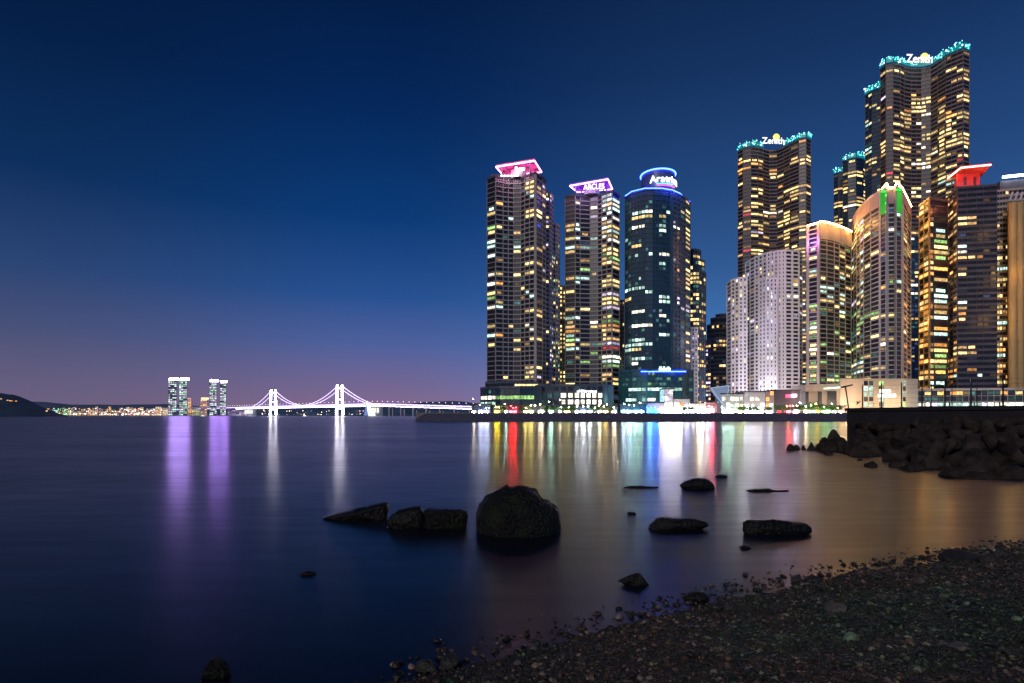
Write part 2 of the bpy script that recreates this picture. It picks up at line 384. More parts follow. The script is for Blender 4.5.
# ------------------------------------------------------------------ TOWERS
# 1 tall tower with pink crown ------------------------------------------------
h1 = [(489,496,207.4,'c'),(489,496,212,'y'),(489,496,226,'g'),(489,496,231.5,'y'),(489,496,246,'c'),(489,496,255,'c'),(489,496,274,'p'),(489,496,283,'p'),
 (489,496,292.8,'y'),(489,496,297.5,'g'),(489,496,307,'p'),(489,496,326,'y'),(489,496,335.6,'c'),(489,496,344.6,'y'),
 (496,503,205.6,'o'),(496,503,225,'y'),(496,503,229,'y'),(496,503,258,'d'),(496,503,273,'y'),(496,503,282,'o'),(496,503,306,'c'),(496,503,334.4,'o'),
 (508,510.5,220,'c'),(515,521,232.3,'w'),(515,521,247,'c'),(515,521,251.7,'y'),(510,513,325,'y'),(517,520,348,'y'),(515,520,276.4,'y'),
 (526,533.5,184.5,'y'),(526,533.5,189,'w'),(526,533.5,194,'c'),(526,533.5,210,'w'),(526,533.5,215,'y'),(526,533.5,249.5,'y'),(526,533.5,264.3,'y'),(526,533.5,274,'y'),
 (526,533.5,312.5,'y'),(526,533.5,327.4,'p'),(526,533.5,366.4,'y'),(526,533.5,371.7,'y'),(526,533.5,376,'y'),(526,533.5,294,'c'),
 (536,541,185.8,'w'),(536,541,191,'d'),(536,541,211,'y'),(536,541,215,'y'),(536,541,250,'w'),(536,541,265.7,'w'),(536,541,224.5,'b'),(536,541,312.5,'w'),(536,541,366.4,'y'),(536,541,376,'l'),(536,541,341,'y')]
z1 = PZ(174.5, 327)
T1 = tower('apartment_tower', 'tall grey apartment tower under a glowing pink slanted rooftop frame', 'apartment tower',
 [(487.5,335,'G',1),(495.5,331,'B',1),(503,333,'B',2),(513.5,334.5,'B',1),(521,334,'B',1),(525,331,'B',2),(534.5,327,'S',1),(536,327,'B',1),(542,333,'B',1),(545.5,337,'S',1)],
 4.4, z1, 2.75, 24, 'grey_lilac', 'glass_dark', h1, [(486,497,180,390,.05,'tc'),(536,546,180,390,.10,'wld'),(496,535,350,390,.10,'wyd')], (.045,'tdny'), ymax=388, seed=1, roofmat='dark')
T1w = tower('apartment_tower', 'narrow pale wing tower just behind the right edge of the pink-crowned tower', 'apartment tower',
 [(543,343,'P',1),(549.5,344,'P',2),(553,352,'S',1)], 4.4, PZ(193,343), 2.75, 12, 'pale', 'glass_dark', [], [], (.12,'ywl'), ymax=388, seed=2)
T1b = tower('apartment_tower', 'pale stepped apartment block with yellow windows right of the pink-crowned tower', 'apartment tower',
 [(546,352,'B',3),(555.5,352,'P',2),(559.5,358,'S',1)], 4.4, PZ(225,352), 2.75, 16, 'pale', 'glass_dark', [], [(546,556,225,390,.42,'ygtd')], (.2,'yg'), ymax=388, seed=3)
T1c = tower('apartment_tower', 'low slim cream apartment block in the gap left of the purple-crowned tower', 'apartment tower',
 [(556,368,'P',3),(565.8,370,'S',1)], 4.4, PZ(287,368), 2.75, 14, 'pale', 'glass_dark', [], [(555,562,290,390,.5,'yy')], (.25,'yw'), ymax=388, seed=4)
def canopy(root, q, col, hot, name, thick=1.2, down=6.0, inner=True):
    """floating rhombic roof frame: q = four (px, py, Y) corners near-left, near-right, far-right, far-left"""
    c = [Vector(P3(*k)) for k in q]; zc = sum(v.z for v in c)/4
    for v in c: v.z = zc
    mb = MB(); mb.prism([(v.x, v.y) for v in c], zc, zc+thick); sm = emat(name+'_soffit', col, .75, .0); cp = mb.build('roof_canopy', sm, root)  # soffit glows by itself in place of LED light falling on it
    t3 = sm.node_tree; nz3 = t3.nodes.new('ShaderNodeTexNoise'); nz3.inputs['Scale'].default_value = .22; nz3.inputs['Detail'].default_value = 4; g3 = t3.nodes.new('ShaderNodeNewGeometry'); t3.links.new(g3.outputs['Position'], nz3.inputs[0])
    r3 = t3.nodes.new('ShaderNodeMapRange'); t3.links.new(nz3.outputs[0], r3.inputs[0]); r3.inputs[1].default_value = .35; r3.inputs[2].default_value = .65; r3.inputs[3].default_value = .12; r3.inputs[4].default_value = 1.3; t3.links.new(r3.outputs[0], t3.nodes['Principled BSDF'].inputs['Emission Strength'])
    strip(root, 'led_edge', [c[0],c[1],c[2],c[3],c[0]], .42, led(name+'_led', hot, 9))
    mm = sum(c, Vector())/4
    s2 = MB()
    for k in range(4):
        a = c[k]*.72+mm*.28; s2.bar((a.x, a.y, zc-down), (a.x, a.y, zc-.02), .45)
    s2.build('canopy_post', M['steel'], root)
    mb = MB()
    for u in (.25,.5,.75):
        a = c[0].lerp(c[1], u); b = c[3].lerp(c[2], u); mb.bar((a.x,a.y,zc-.5),(b.x,b.y,zc-.5),.3)
    mb.build('canopy_rib', led(name+'_rib', tuple(v*.5 for v in col), .5), root)
    ctr = MB(); ctr.prism([(mm.x+math.cos(k*math.pi/4+.4)*5.0, mm.y+math.sin(k*math.pi/4+.4)*4.0) for k in range(8)], zc-down, zc-1.4)
    ctr.build('machine_room', M['pale'], root)
    return mm, zc
mm, zc = canopy(T1, [(496,167.2,333),(534.5,160.8,325),(541.5,172.2,340),(503.5,175,345)], (1,.05,.35), (1,.25,.62), 'pink')
plight('crown_lamp', (mm.x-4, mm.y-9, zc-3), (1,.45,.75), 2600, T1, 1)
mb = MB()
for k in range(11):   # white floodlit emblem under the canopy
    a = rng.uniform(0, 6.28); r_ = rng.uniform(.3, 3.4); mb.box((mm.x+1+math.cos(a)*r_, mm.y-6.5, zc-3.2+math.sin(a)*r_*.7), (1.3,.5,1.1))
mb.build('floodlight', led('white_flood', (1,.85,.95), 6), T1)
mb = MB()
for k in range(6): mb.box((PX(501.5+k*3.1, 332), 332, zc-5.6), (1.2,.5,.6))
mb.build('roof_lights', led('white_flood', (1,.85,.95), 6), T1)
mb = MB(); mb.box((PX(503,337),339,z1+1.3+1.0),(14,9,2)); mb.build('plant_room', M['dark'], T1)

# 2 purple crown -------------------------------------------------------------
h2 = []
for yq, c_ in ((196,'c'),(201.5,'c'),(206.5,'p'),(211,'c'),(220,'p'),(225,'w'),(229.5,'c'),(234,'y'),(238.5,'p'),(247,'y'),(252,'w'),(256.5,'g'),(261,'y'),(279.5,'y'),(284.5,'y'),(293.5,'l'),(303,'y'),(307.7,'l'),(316.7,'y'),(321.5,'g'),(326,'o'),(330,'w'),(339,'w'),(343.5,'l'),(348,'r'),(357,'p'),(361.5,'c'),(366,'g'),(375,'w')):
    h2 += [(603,611.5,yq,c_)]
    if yq not in (196, 316.7, 375): h2 += [(613,618,yq+.6,c_)]
h2 += [(566,574,yq,c_) for yq, c_ in ((223.5,'w'),(232,'y'),(236.5,'y'),(249.5,'c'),(254,'w'),(280.5,'w'),(319.8,'c'),(324.3,'y'),(328.7,'w'),(333,'o'),(337.5,'c'),(342,'g'),(346,'y'),(350.5,'c'),(376.5,'t'),(385,'y'))]
h2 += [(576,579.5,yq,'c') for yq in (226.6,231,240,279,283.6,319,341,350)]
h2 += [(576,580,202.5,'p'),(591.8,595,206,'p'),(591.8,595,215.5,'l'),(596,599,222.5,'y'),(585,589,234,'w'),(591,598,237,'c'),(585,589,248,'c'),(586,590,314.5,'y'),(593,597,322,'p'),(584.5,588.5,345,'y'),(593,597,353.5,'g'),(590,593,362.5,'g'),(585,589,279,'c'),(590,594,273.5,'y')]
z2 = PZ(193, 351)
T2 = tower('apartment_tower', 'tall grey apartment tower under a glowing purple rooftop frame with a name sign', 'apartment tower',
 [(565.5,359,'G',1),(575,356,'B',1),(580,357.5,'B',1),(590,358.5,'B',1),(598,357,'B',1),(602,355,'B',2),(612,350,'B',1),(619.3,357,'S',1)],
 4.4, z2, 2.78, 24, 'grey_lilac', 'glass_dark', h2, [(602,620,195,390,.15,'wyt'),(565,575,195,390,.12,'tty'),(590,600,210,390,.12,'ygdt')], (.05,'tdnyg'), ymax=388, seed=5, roofmat='dark', limit=100)
T2b = tower('apartment_tower', 'short narrow pale block wedged between purple-crowned tower and blue-ringed tower', 'apartment tower',
 [(616,368,'P',3),(624.8,368,'S',1)], 4.4, PZ(302,368), 2.75, 14, 'pale', 'glass_dark', [], [], (.10,'ydn'), ymax=388, seed=6, roofmat='dark')
mm, zc = canopy(T2, [(569.8,184.3,357),(608,179.3,347),(612.3,189.5,362),(577.5,193.2,367)], (.30,.03,.95), (.62,.25,1), 'purple', down=5.5)
plight('crown_lamp', (mm.x-4, mm.y-10, zc-3), (.6,.3,1), 2600, T2, 1)
text(T2, 'sign_lettering', 'ARCLES', (PX(594, 346), 346, PZ(186.8, 346)), 4.6, led('lilac_letters', (1,.72,1), 4), rz=-.12, width=12.5)

# 3 round blue tower ---------------------------------------------------------
h3 = [(632,645,212.4,'c'),(647,652,211.5,'p'),(632,645,217.6,'w'),(647,652,217.6,'y'),(632,645,226.3,'p'),(666,673,210,'c'),(661,665,218.3,'y'),(661,667,226.8,'c'),(661,667,232,'c'),
 (675,678.5,228.5,'p'),(632,639.6,246,'w'),(661,666,252,'p'),(668,672,257,'p'),(661,667,261.4,'c'),(661,667,267,'t'),(676,680,270.7,'o'),(625,630,291.4,'c'),(632,652,289.5,'c'),(660,668,296,'c'),(660,668,300.5,'c'),(625,630,301,'w'),
 (631,640,310,'p'),(660,665.5,315,'p'),(631,651,324.4,'p'),(660,670,335,'c'),(631,642.6,339.5,'c'),(625,651,344.8,'c'),(631,640,349.6,'y'),(625,630,349.6,'c'),(631,640,358.5,'c'),(631,638,363.8,'p'),(660,670,368,'c'),(680,683,211,'y')]
z3 = PZ(190.5, 345)
T3 = tower('apartment_tower', 'rounded dark blue glass tower with blue LED ring and name sign on roof drum', 'apartment tower',
 [(625.3,357,'O',2),(631.7,350,'O',4),(645,345,'O',2),(652.5,344.5,'O',3),(662,345,'O',2),(670,347,'S',1),(672.5,347.6,'P',2),(680,353,'P',1),(685,359,'P',1),(690,367,'S',1)],
 4.4, z3, 2.9, 26, 'teal_frame', 'glass_teal', h3, [(683,691,200,300,.5,'yw'),(683,691,300,400,.3,'ywlt'),(672,684,200,400,.09,'ldt')], (.06,'tntc'), ymax=388, seed=7, limit=100, roofmat='navy')
bl = led('blue_led', (.012,.03,1), 45)
strip(T3, 'led_ring', [P3(a, 190.5, y) for a, y in ()] or [(PX(a, y)*.997, y-1.0, z3+1.0) for a, y in ((625.3,357),(631.7,350),(645,345),(662,345),(672.5,347.6),(680,353),(690,367))], .26, bl)
cx, cy = PX(658, 357), 357
def drum(root, cx, cy, r, z0_, z1_, mat, name, n=40, tilt=0):
    vs = []; 
    for z in (z0_, z1_):
        for k in range(n):
            a = 2*math.pi*k/n; vs.append((cx+r*math.cos(a), cy+r*math.sin(a), z+(tilt*math.sin(a-.6) if z == z1_ else 0)))
    mb = MB(); mb.add(vs, [(k,(k+1)%n,n+(k+1)%n,n+k) for k in range(n)]+[tuple(range(n-1,-1,-1)),tuple(range(n,2*n))]); return mb.build(name, mat, root)
dz0, dz1 = z3+1.31, PZ(171, 350)
drum(T3, cx, cy, 10.3, dz0, dz1, M['navy'], 'roof_drum')
def ring(root, cx, cy, r, z, rad, mat, name, a0=0, a1=6.2832, n=48):
    strip(root, name, [(cx+r*math.cos(a0+(a1-a0)*k/n), cy+r*math.sin(a0+(a1-a0)*k/n), z) for k in range(n+1)], rad, mat)
ring(T3, cx, cy, 10.7, dz1, .42, bl, 'led_ring')
ring(T3, cx, cy, 10.6, PZ(185.5,347), .28, led('red_led', (1,.08,.25), 3), 'led_line', 4.4, 5.6, 14)
ring(T3, cx, cy, 10.6, PZ(183.7,347), .25, led('cyan_led', (.1,.7,1), 3), 'led_line', 4.35, 5.4, 14)
# lettering wrapped round the drum, one child per letter
word = 'Aratrium'; a0, a1 = 4.02, 6.05
for i, ch in enumerate(word):
    wsum = [1.35,.8,1.1,.75,.7,.5,1.1,1.5]; acc = sum(wsum[:i])+wsum[i]/2; a = a0+(a1-a0)*acc/sum(wsum)
    text(T3, 'sign_letter', ch, (cx+11.0*math.cos(a), cy+11.0*math.sin(a), PZ(178.6, 346)), 5.9, led('white_letters', (.95,.95,1), 4.5), rz=a+math.pi/2, ext=.2)
for a in (4.0, 4.6, 5.2, 5.8): plight('crown_lamp', (cx+15*math.cos(a), cy+12*math.sin(a)-3, z3+2.5), (.08,.1,1), 2200, T3, 1)
T3b = tower('apartment_tower', 'slim dark apartment tower with curved shoulder just right of the blue-ringed tower', 'apartment tower',
 [(686,398,'O',2),(693,395,'O',2),(699,395,'O',3),(705.5,402,'S',1)], 4.4, PZ(272,395), 2.9, 18, 'navy', 'glass_teal', [], [(688,699,255,400,.42,'yywt'),(699,707,255,400,.3,'yodt')], (.3,'yw'), ymax=395, seed=8)
tower('', '', '', [(687,398.2,'O',2),(693,395.5,'O',2),(698,395.6,'O',2),(704.4,401,'S',1)], PZ(272,395)+1.31, PZ(260,395), 2.9, 15, 'navy', 'glass_teal', [], [], (.2,'yt'), root=T3b, seed=9)
tower('', '', '', [(688,398.6,'O',2),(693,396.2,'O',1),(696.5,396.4,'O',1),(700.5,400,'S',1)], PZ(260,395)+1.31, PZ(250,395), 2.9, 10, 'navy', 'glass_teal', [], [], (.1,'yt'), root=T3b, seed=10)
T3c = tower('apartment_tower', 'pale lilac slab with small windows standing low in front of the curved-shoulder tower', 'apartment tower',
 [(688.5,382,'P',3),(697.5,382,'S',1)], 4.4, PZ(329,382), 2.75, 10, 'white', 'glass_dark', [], [], (.12,'lly'), ymax=398, seed=11)
T4 = tower('office_tower', 'dark blue round-shouldered tower left of the white floodlit slabs', 'office tower',
 [(705.5,470,'H',2),(711,462,'H',3),(719,458,'H',3),(729,458,'S',1)], 4.4, PZ(340,460), 3.4, 26, 'navy', 'glass_dark', [(721,727,340,'w'),(721,727,346,'w'),(720,724,366,'y')], [(705,712,345,400,.35,'wdl')], (.07,'wdn'), ymax=400, seed=12)
tower('', '', '', [(707.3,468,'H',2),(712,463,'H',3),(719,459,'H',3),(729,459,'S',1)], PZ(340,460)+1.31, PZ(325,460), 3.4, 24, 'navy', 'glass_dark', [], [], (.07,'wd'), root=T4, seed=13)
tower('', '', '', [(711,466,'H',2),(714,463,'H',3),(720,460,'H',3),(729,460,'S',1)], PZ(325,460)+1.31, PZ(318.5,460), 3.4, 20, 'navy', 'glass_dark', [], [], (.0,'wd'), root=T4, seed=14)
tower('', '', '', [(716,465,'H',1),(721,461,'H',2),(729,461,'S',1)], PZ(318.5,460)+1.31, PZ(315,460), 3.4, 16, 'navy', 'glass_dark', [], [], (.0,'wd'), root=T4, seed=15)

# white floodlit curved slabs --------------------------------------------------
W0 = tower('apartment_tower', 'lower left white floodlit apartment slab with curved end and small windows', 'apartment tower',
 [(727,428,'P',1),(731.5,416,'P',2),(739,409,'P',2),(747,407,'S',1)], 4.4, PZ(279,409), 2.75, 22, 'white', 'glass_dark', [(741.5,743,294,'y'),(733,735,301,'y'),(739,743,292,'y')], [], (.10,'tlydl'), ymax=396, seed=16, sty={'P':(1.15,1.6)})
W1 = tower('apartment_tower', 'tall white floodlit apartment slab with long curved roofline and small dark windows', 'apartment tower',
 [(745.5,424,'P',2),(755,409,'P',3),(767,398,'P',3),(778,393,'P',2),(785,391.5,'P',2),(799,393.5,'P',1),(802,400,'S',1)], 4.4, PZ(251.5,391.5), 2.75, 26, 'white', 'glass_dark',
 [(758,761,270,'y'),(768.5,772,274,'y'),(786,789,294.5,'p'),(780,782,299.5,'y'),(778,782,339.5,'p'),(795,797,284,'w')], [], (.09,'tldty'), ymax=396, seed=17, sty={'P':(1.15,1.6)})
W2 = tower('apartment_tower', 'white floodlit slab projecting at mid height from the long curved white block', 'apartment tower',
 [(759.5,390,'P',2),(766,384,'P',3),(777,383.5,'S',1)], 4.4, PZ(279.5,384), 2.75, 9, 'white', 'glass_dark', [(757,760,306,'y'),(756,760,309,'y')],
 [(767,772,280,390,.4,'plc')], (.09,'tldt'), ymax=396, seed=18, sty={'P':(1.15,1.6)})
for a, y, z, c_, p in ((722,392,9,(.85,.8,1),4400),(736,384,9,(.85,.8,1),8250),(752,376,10,(.9,.82,1),12100),(768,366,10,(.9,.84,1),8250),(786,370,10,(1,.85,.9),7700),(744,376,55,(.75,.7,1),5000),(785,352,70,(.65,.55,1),6000)):
    plight('floodlight_beam', (PX(a, y), y, z), c_, p*1.1, W1 if a > 742 else W0, 1.5)

# curved twin crown towers -------------------------------------------------
def led_crown(root, prof, zt, seed, sign=None, dens=1.0):
    """ragged band of cyan LED dots on the parapet; prof = (px, Y) along the roof edge"""
    rg = random.Random(seed); mb = MB(); pb = MB()
    for (a, ya), (b, yb) in zip(prof, prof[1:]):
        p = Vector((PX(a, ya), ya)); q = Vector((PX(b, yb), yb)); Ls = (q-p).length; d = (q-p)/Ls; nn = Vector((d.y,-d.x)); ang = math.atan2(d.y, d.x)
        c = (p+q)/2+nn*.9; pb.box((c.x, c.y, zt+2.2), (Ls*.97, .3, 4.2), rz=ang)
        for k in range(int(Ls*1.5*dens)):
            s = rg.uniform(0, Ls); c = p+d*s+nn*1.3; sz = rg.choice((.45,.6,.9)); mb.box((c.x, c.y, zt+rg.triangular(-.3, 6.4, 3.2)), (sz,.3,sz*rg.uniform(.7,1.6)), 0 if rg.random() < .7 else 1, ang)
    mb.build('led_dots', [led('cyan_dots', (.15,.95,.9), 2.6), led('white_dots', (.6,.9,1), 3.2)], root, kind='stuff')
    pb.build('lit_parapet', led('teal_parapet', (.0,.30,.32), .8), root)
hz = [(881,904,72.4,'y'),(946,969,69.8,'y'),(954,968.5,79,'w'),(880.5,888,98,'l'),(913,928,97.5,'y'),(912,928,102.5,'y'),(914,926,107,'y'),(914,927,111,'y'),(880.5,895,108.5,'o'),
 (941,954,122,'y'),(896,911,115,'y'),(898,911,119,'w'),(897,911,123.5,'y'),(899,911,127,'y'),(941,956,131,'y'),(941,956,135.5,'y'),(941,956,140,'w'),(941,956,145,'y'),(959,967,97,'y'),(959,967,101,'w'),(959,967,112.5,'y'),(959,967,117,'y'),
 (959,967,133,'y'),(959,967,137.5,'y'),(959,967,142,'y'),(959,967,153.5,'w'),(880.5,887,143.5,'w'),(880.5,887,148,'w'),(880.5,887,152.5,'w'),(893,911,141,'y'),(893,901,144,'w'),(896,912,149,'w'),(921,934,134,'y'),(917,920,145.5,'p'),
 (911,933,166,'p'),(941,952,153,'y'),(941,952,166,'y'),(941,952,174.5,'y'),(941,952,184,'c'),(941,952,191.5,'y'),(892,897,165,'y'),(881,887,176.5,'w'),(898,906,179,'y'),(884,890,172,'r'),(958,964,159.5,'r'),(934,937,150,'y')]
zt = 296
Zm = tower('skyscraper', 'tallest dark curved skyscraper with cyan lit crown and bright rooftop sign', 'skyscraper',
 [(880.5,484,'V',1),(886,477,'V',1),(893,475,'V',1),(900,477,'V',1),(904,480,'V',1),(911,482,'V',2),(921,482,'V',2),(931,479,'V',1),(938,473,'V',1),(946,466,'V',2),(957,460,'V',1),(963,457,'V',1),(969,460,'S',1)],
 4.4, zt, 3.45, 34, 'brown', 'glass_dark', hz, [(880,905,75,110,.02,'dd'),(880,970,60,95,.02,'dd'),(893,912,125,190,.30,'ywyd'),(880,892,125,190,.18,'wyd'),(938,969,120,200,.22,'ywd'),(904,938,112,200,.22,'ypd')], (.12,'ydwo'), ymax=200, seed=20)
led_crown(Zm, [(880.5,483),(886,476),(893,474),(900,476),(904,479)], zt+1.3, 1)
led_crown(Zm, [(904,479),(911,481),(921,481),(931,478),(938,472)], zt+1.3, 2, dens=.35)
led_crown(Zm, [(938,472),(946,465),(957,459),(963,456),(969,459)], zt+1.3, 3)
ws = led('sign_white', (.95,.95,1), 1.8)
text(Zm, 'sign_lettering', 'Zenith', (PX(920.5,470), 471, PZ(59,471)), 9.5, ws, rz=.05, ext=.3, width=22)
mb = MB(); mb.bar((PX(924,477), 476, 303), (PX(924,477), 476.6, 303), 3.4, 20); mb.build('sign_emblem', led('sign_gold', (1,.72,.15), 1.6), Zm)
Zs = tower('skyscraper', 'lower dark shoulder tower with cyan crown at the left flank of the tallest skyscraper', 'skyscraper',
 [(865.5,497,'V',2),(872,490,'V',2),(881.5,485,'S',1)], 4.4, 281, 3.5, 22, 'navy', 'glass_teal',
 [(866,881,106,'y'),(866,873,124,'c'),(866,873,136,'y'),(866,873,144,'t'),(866,873,150,'c'),(866,876,160,'y'),(866,876,163.5,'y'),(866,880,170,'d')], [], (.10,'ytd'), ymax=200, seed=21)
led_crown(Zs, [(865.5,496),(872,489),(881,484)], 282.3, 4)
Za = tower('skyscraper', 'round dark tower with teal crown rising behind the green-striped tower', 'skyscraper',
 [(843,566,'V',1),(848,562,'V',1),(856,558,'V',1),(863,561,'V',1),(868,570,'S',1)], 4.4, PZ(160,560), 3.6, 24, 'navy', 'glass_teal',
 [(843,865,172.5,'y'),(843,864,175.5,'y'),(844,850,189,'w'),(844,850,192,'y'),(853,857,200,'w'),(845,852,206,'p'),(846,851,210,'w'),(860,866,197,'w'),(858,865,201,'y')], [(842,869,180,235,.25,'wyd')], (.1,'yd'), ymax=235, seed=22)
led_crown(Za, [(843,565),(848,561),(856,557),(863,560),(868,569)], PZ(160,560)+1.3, 5)
Zb = tower('skyscraper', 'narrow dark side tower with small teal crown left of the round teal-crowned tower', 'skyscraper',
 [(834,600,'V',1),(838,596,'V',1),(845,594,'S',1)], 4.4, PZ(174,596), 3.6, 20, 'navy', 'glass_teal',
 [(834,842,189,'w'),(834,840,192,'y'),(836,842,206,'w'),(834,840,216,'y'),(834,842,220,'y'),(836,842,224,'w')], [(833,846,180,240,.2,'wyd')], (.1,'yd'), ymax=235, seed=23)
led_crown(Zb, [(834,599),(838,595),(844,593)], PZ(174,596)+1.3, 6)
h = [(738,763,161,'y'),(740,753,169,'o'),(739,746,183.5,'w'),(748,763,190,'y'),(748,763,194.5,'y'),(740,745,201,'w'),(740,745,207,'w'),(750,762,215.6,'y'),(739,745,223,'y'),(739,745,227,'y'),(750,762,225.8,'y'),(749,764,232.7,'l'),(738,744,236,'w'),(750,762,249.5,'y'),(750,762,254,'y'),(738,744,257,'w'),(752,756,188,'w'),
 (767,780,175.4,'y'),(763,782,211.5,'p'),(763,768,215,'y'),(783,785,181,'w'),(784,786,168,'w'),
 (793,810,158.3,'w'),(793,810,161.8,'y'),(803,808,187,'w'),(803,808,193.5,'w'),(786,800,192,'y'),(788,800,195.5,'w'),(803,808,213,'w'),(786,799,217.5,'y'),(787,799,221,'y'),(786,799,229,'w'),(786,799,246,'y'),(786,799,249,'w'),(786,799,240,'d'),(745,748,213,'r'),(745,748,250,'r')]
zt = PZ(147, 560)
Z1 = tower('skyscraper', 'dark curved skyscraper with cyan crown and sign behind the white floodlit slabs', 'skyscraper',
 [(738,572,'V',1),(743,566,'V',1),(751,562,'V',1),(758,563,'V',1),(763,566,'V',1),(769,570,'V',1),(777,569,'V',1),(784,562,'V',1),(790,555,'V',1),(799,547,'V',1),(806,544,'V',1),(810.5,549,'S',1)],
 4.4, zt, 3.55, 32, 'brown', 'glass_dark', h, [(800,811,225,300,.5,'ywy'),(800,811,300,400,.5,'ycyw'),(740,764,200,290,.28,'ywd'),(763,786,215,250,.2,'ydw'),(786,800,185,260,.3,'ywd')], (.10,'ydo'), ymax=395, seed=24)
led_crown(Z1, [(738,571),(743,565),(751,561),(758,562),(763,565)], zt+1.3, 7)
led_crown(Z1, [(784,561),(790,554),(799,546),(806,543),(810.5,548)], zt+1.3, 8)
text(Z1, 'sign_lettering', 'Zenith', (PX(773.5,552), 552, PZ(141,552)), 8.5, ws, rz=.05, ext=.3, width=22)
mb = MB(); mb.bar((PX(776,558), 557, zt+8.5), (PX(776,558), 557.6, zt+8.5), 3.2, 20); mb.build('sign_emblem', led('sign_gold', (1,.72,.15), 1.6), Z1)
# tall bluish block glimpsed low between green striped tower and orange block
Zc = tower('skyscraper', 'hazy blue glass tower glimpsed between the green-striped tower and the orange-edged block', 'skyscraper',
 [(903,470,'V',5),(922,470,'S',1)], 4.4, 150, 3.5, 20, 'navy', 'glass_teal', [(913,917,287,'p'),(913,917,294,'p'),(913,917,318,'w'),(911,915,238,'p'),(917,920,274,'y')], [], (.22,'nnnty'), ymax=400, seed=25)

# orange crowned tower -------------------------------------------------------
hO = [(806,821,251,'p'),(811,822,260,'y'),(810,822,276,'y'),(810,822,273,'c'),(820,827,289,'c'),(829,834,289,'c'),(820,827,293.5,'c'),(829,834,298,'c'),(820,826,302,'w'),(808,826,307,'g'),(808,822,311,'y'),(807,820,327,'c'),(819,826,345,'g'),(806,820,351,'p'),(808,822,354.5,'y'),(830,832,353,'p'),
 (820,825,378,'g'),(827,833,378.5,'y'),(835,839,378.5,'g'),(820,826,368,'d')]
zO = PZ(223, 358)
O1 = tower('apartment_tower', 'apartment tower with orange-gold lit crown and greenish lower windows', 'apartment tower',
 [(807,366,'S',1),(809,365.4,'B',1),(817.5,361,'S',1),(819.5,358,'B',1),(826.5,360,'B',1),(834,363.5,'B',1),(839,367,'B',1),(845,372,'B',1),(851,378,'S',1)],
 4.4, zO, 2.78, 24, 'tan', 'glass_dark', hO, [(806,852,224,242,0,'y'),(806,822,310,384,.55,'yygg'),(806,822,245,310,.3,'cyl'),(839,852,240,300,.35,'gyc'),(822,840,330,384,.22,'gtg'),(822,840,242,330,.15,'ytd'),(839,852,300,390,.25,'gtcy')], (.12,'ygtd'), ymax=388, seed=26)
gold = led('gold_led', (1,.52,.12), 45)
pr = [(807,366),(809,365.4),(817.5,361),(819.5,358),(826.5,360),(834,363.5),(839,367),(845,372),(851,378)]
strip(O1, 'led_line', [(PX(a, y), y-.6, zO+.9) for a, y in pr], .45, gold)
mb = MB()
for (a, ya), (b, yb) in list(zip(pr, pr[1:]))[3:]:
    p = Vector((PX(a, ya), ya)); q = Vector((PX(b, yb), yb)); d = (q-p); nn = Vector((d.y,-d.x)).normalized(); c = (p+q)/2+nn*.58
    mb.box((c.x, c.y, zO-5.2), (d.length*.985, .16, 9.6), rz=math.atan2(d.y, d.x))
mb.build('crown_panel', M['tan'], O1)
for a, y in ((812,359),(824,350),(832,352),(842,360),(850,372)): plight('crown_lamp', (PX(a, y), y, zO+1), (1,.46,.12), 4000, O1, .8)
plight('crown_lamp', (PX(810,360), 360, zO-11), (.75,.3,1), 4000, O1, .8)
# green striped tower --------------------------------------------------------
hQ = [(860,864,230,'c'),(860,864,238,'l'),(860,864,252,'c'),(860,864,261,'c'),(887,891,228.5,'p'),(872,880,255,'y'),(881,890,254,'w'),(860,865,268,'y'),(859,864,303,'w'),(889,894,281.5,'g'),(889,898,283,'c'),(868,877,314.5,'g'),(871,877,318.5,'y'),(880,891,313.5,'y'),(880,884,318,'c'),
 (870,878,338.5,'y'),(879,892,337.5,'y'),(857,861,332,'y'),(884,887,342,'p'),(869,877,367,'y'),(878,882,367,'p'),(883,888,366.5,'y'),(856,860,364,'c'),(856,861,373,'c'),(880,883,289,'o')]
zQ = PZ(189, 331)
prQ = [(851.5,392),(857,370),(864,355),(871,345),(879.5,336.5),(881,335),(886,331.5),(888,332.5),(894.5,331.5),(896,329.5),(901,331.5),(903,337),(906.5,348),(910.5,362)]
O2 = tower('apartment_tower', 'tall curved grey apartment tower with yellow lit crown and two green light stripes', 'apartment tower',
 [(851.5,392,'B',2),(857,370,'B',2),(864,355,'B',1),(871,345,'B',1),(879.5,336.5,'S',1),(881,335,'G',1),(886,331.5,'S',1),(888,332.5,'B',1),(894.5,331.5,'S',1),(896,329.5,'G',1),(901,331.5,'S',1),(903,337,'B',1),(906.5,348,'B',1),(910.5,362,'S',1)],
 4.4, zQ, 2.78, 20, 'beige', 'glass_dark', hQ, [(851,912,189,206,0,'y'),(851,866,310,390,.35,'gyt'),(851,866,220,310,.25,'dycl'),(903,912,200,390,.22,'oydg')], (.08,'tydcn'), ymax=388, seed=27)
yl = led('yellow_led', (1,.60,.16), 40)
strip(O2, 'led_line', [(PX(a, y), y-.6, zQ+1+(2.2 if i in (6, 9) else 0)) for i, (a, y) in enumerate(prQ)], .42, yl)
mb = MB()
def panel(mb, pr, zc, hh, o=.58, m=0, fr=1.0):
    for (a, ya), (b, yb) in zip(pr, pr[1:]):
        p = Vector((PX(a, ya), ya)); q = Vector((PX(b, yb), yb)); d = (q-p); nn = Vector((d.y,-d.x)).normalized(); c = (p+q)/2+nn*o
        mb.box((c.x, c.y, zc), (d.length*.985*fr, .16, hh), m, math.atan2(d.y, d.x))
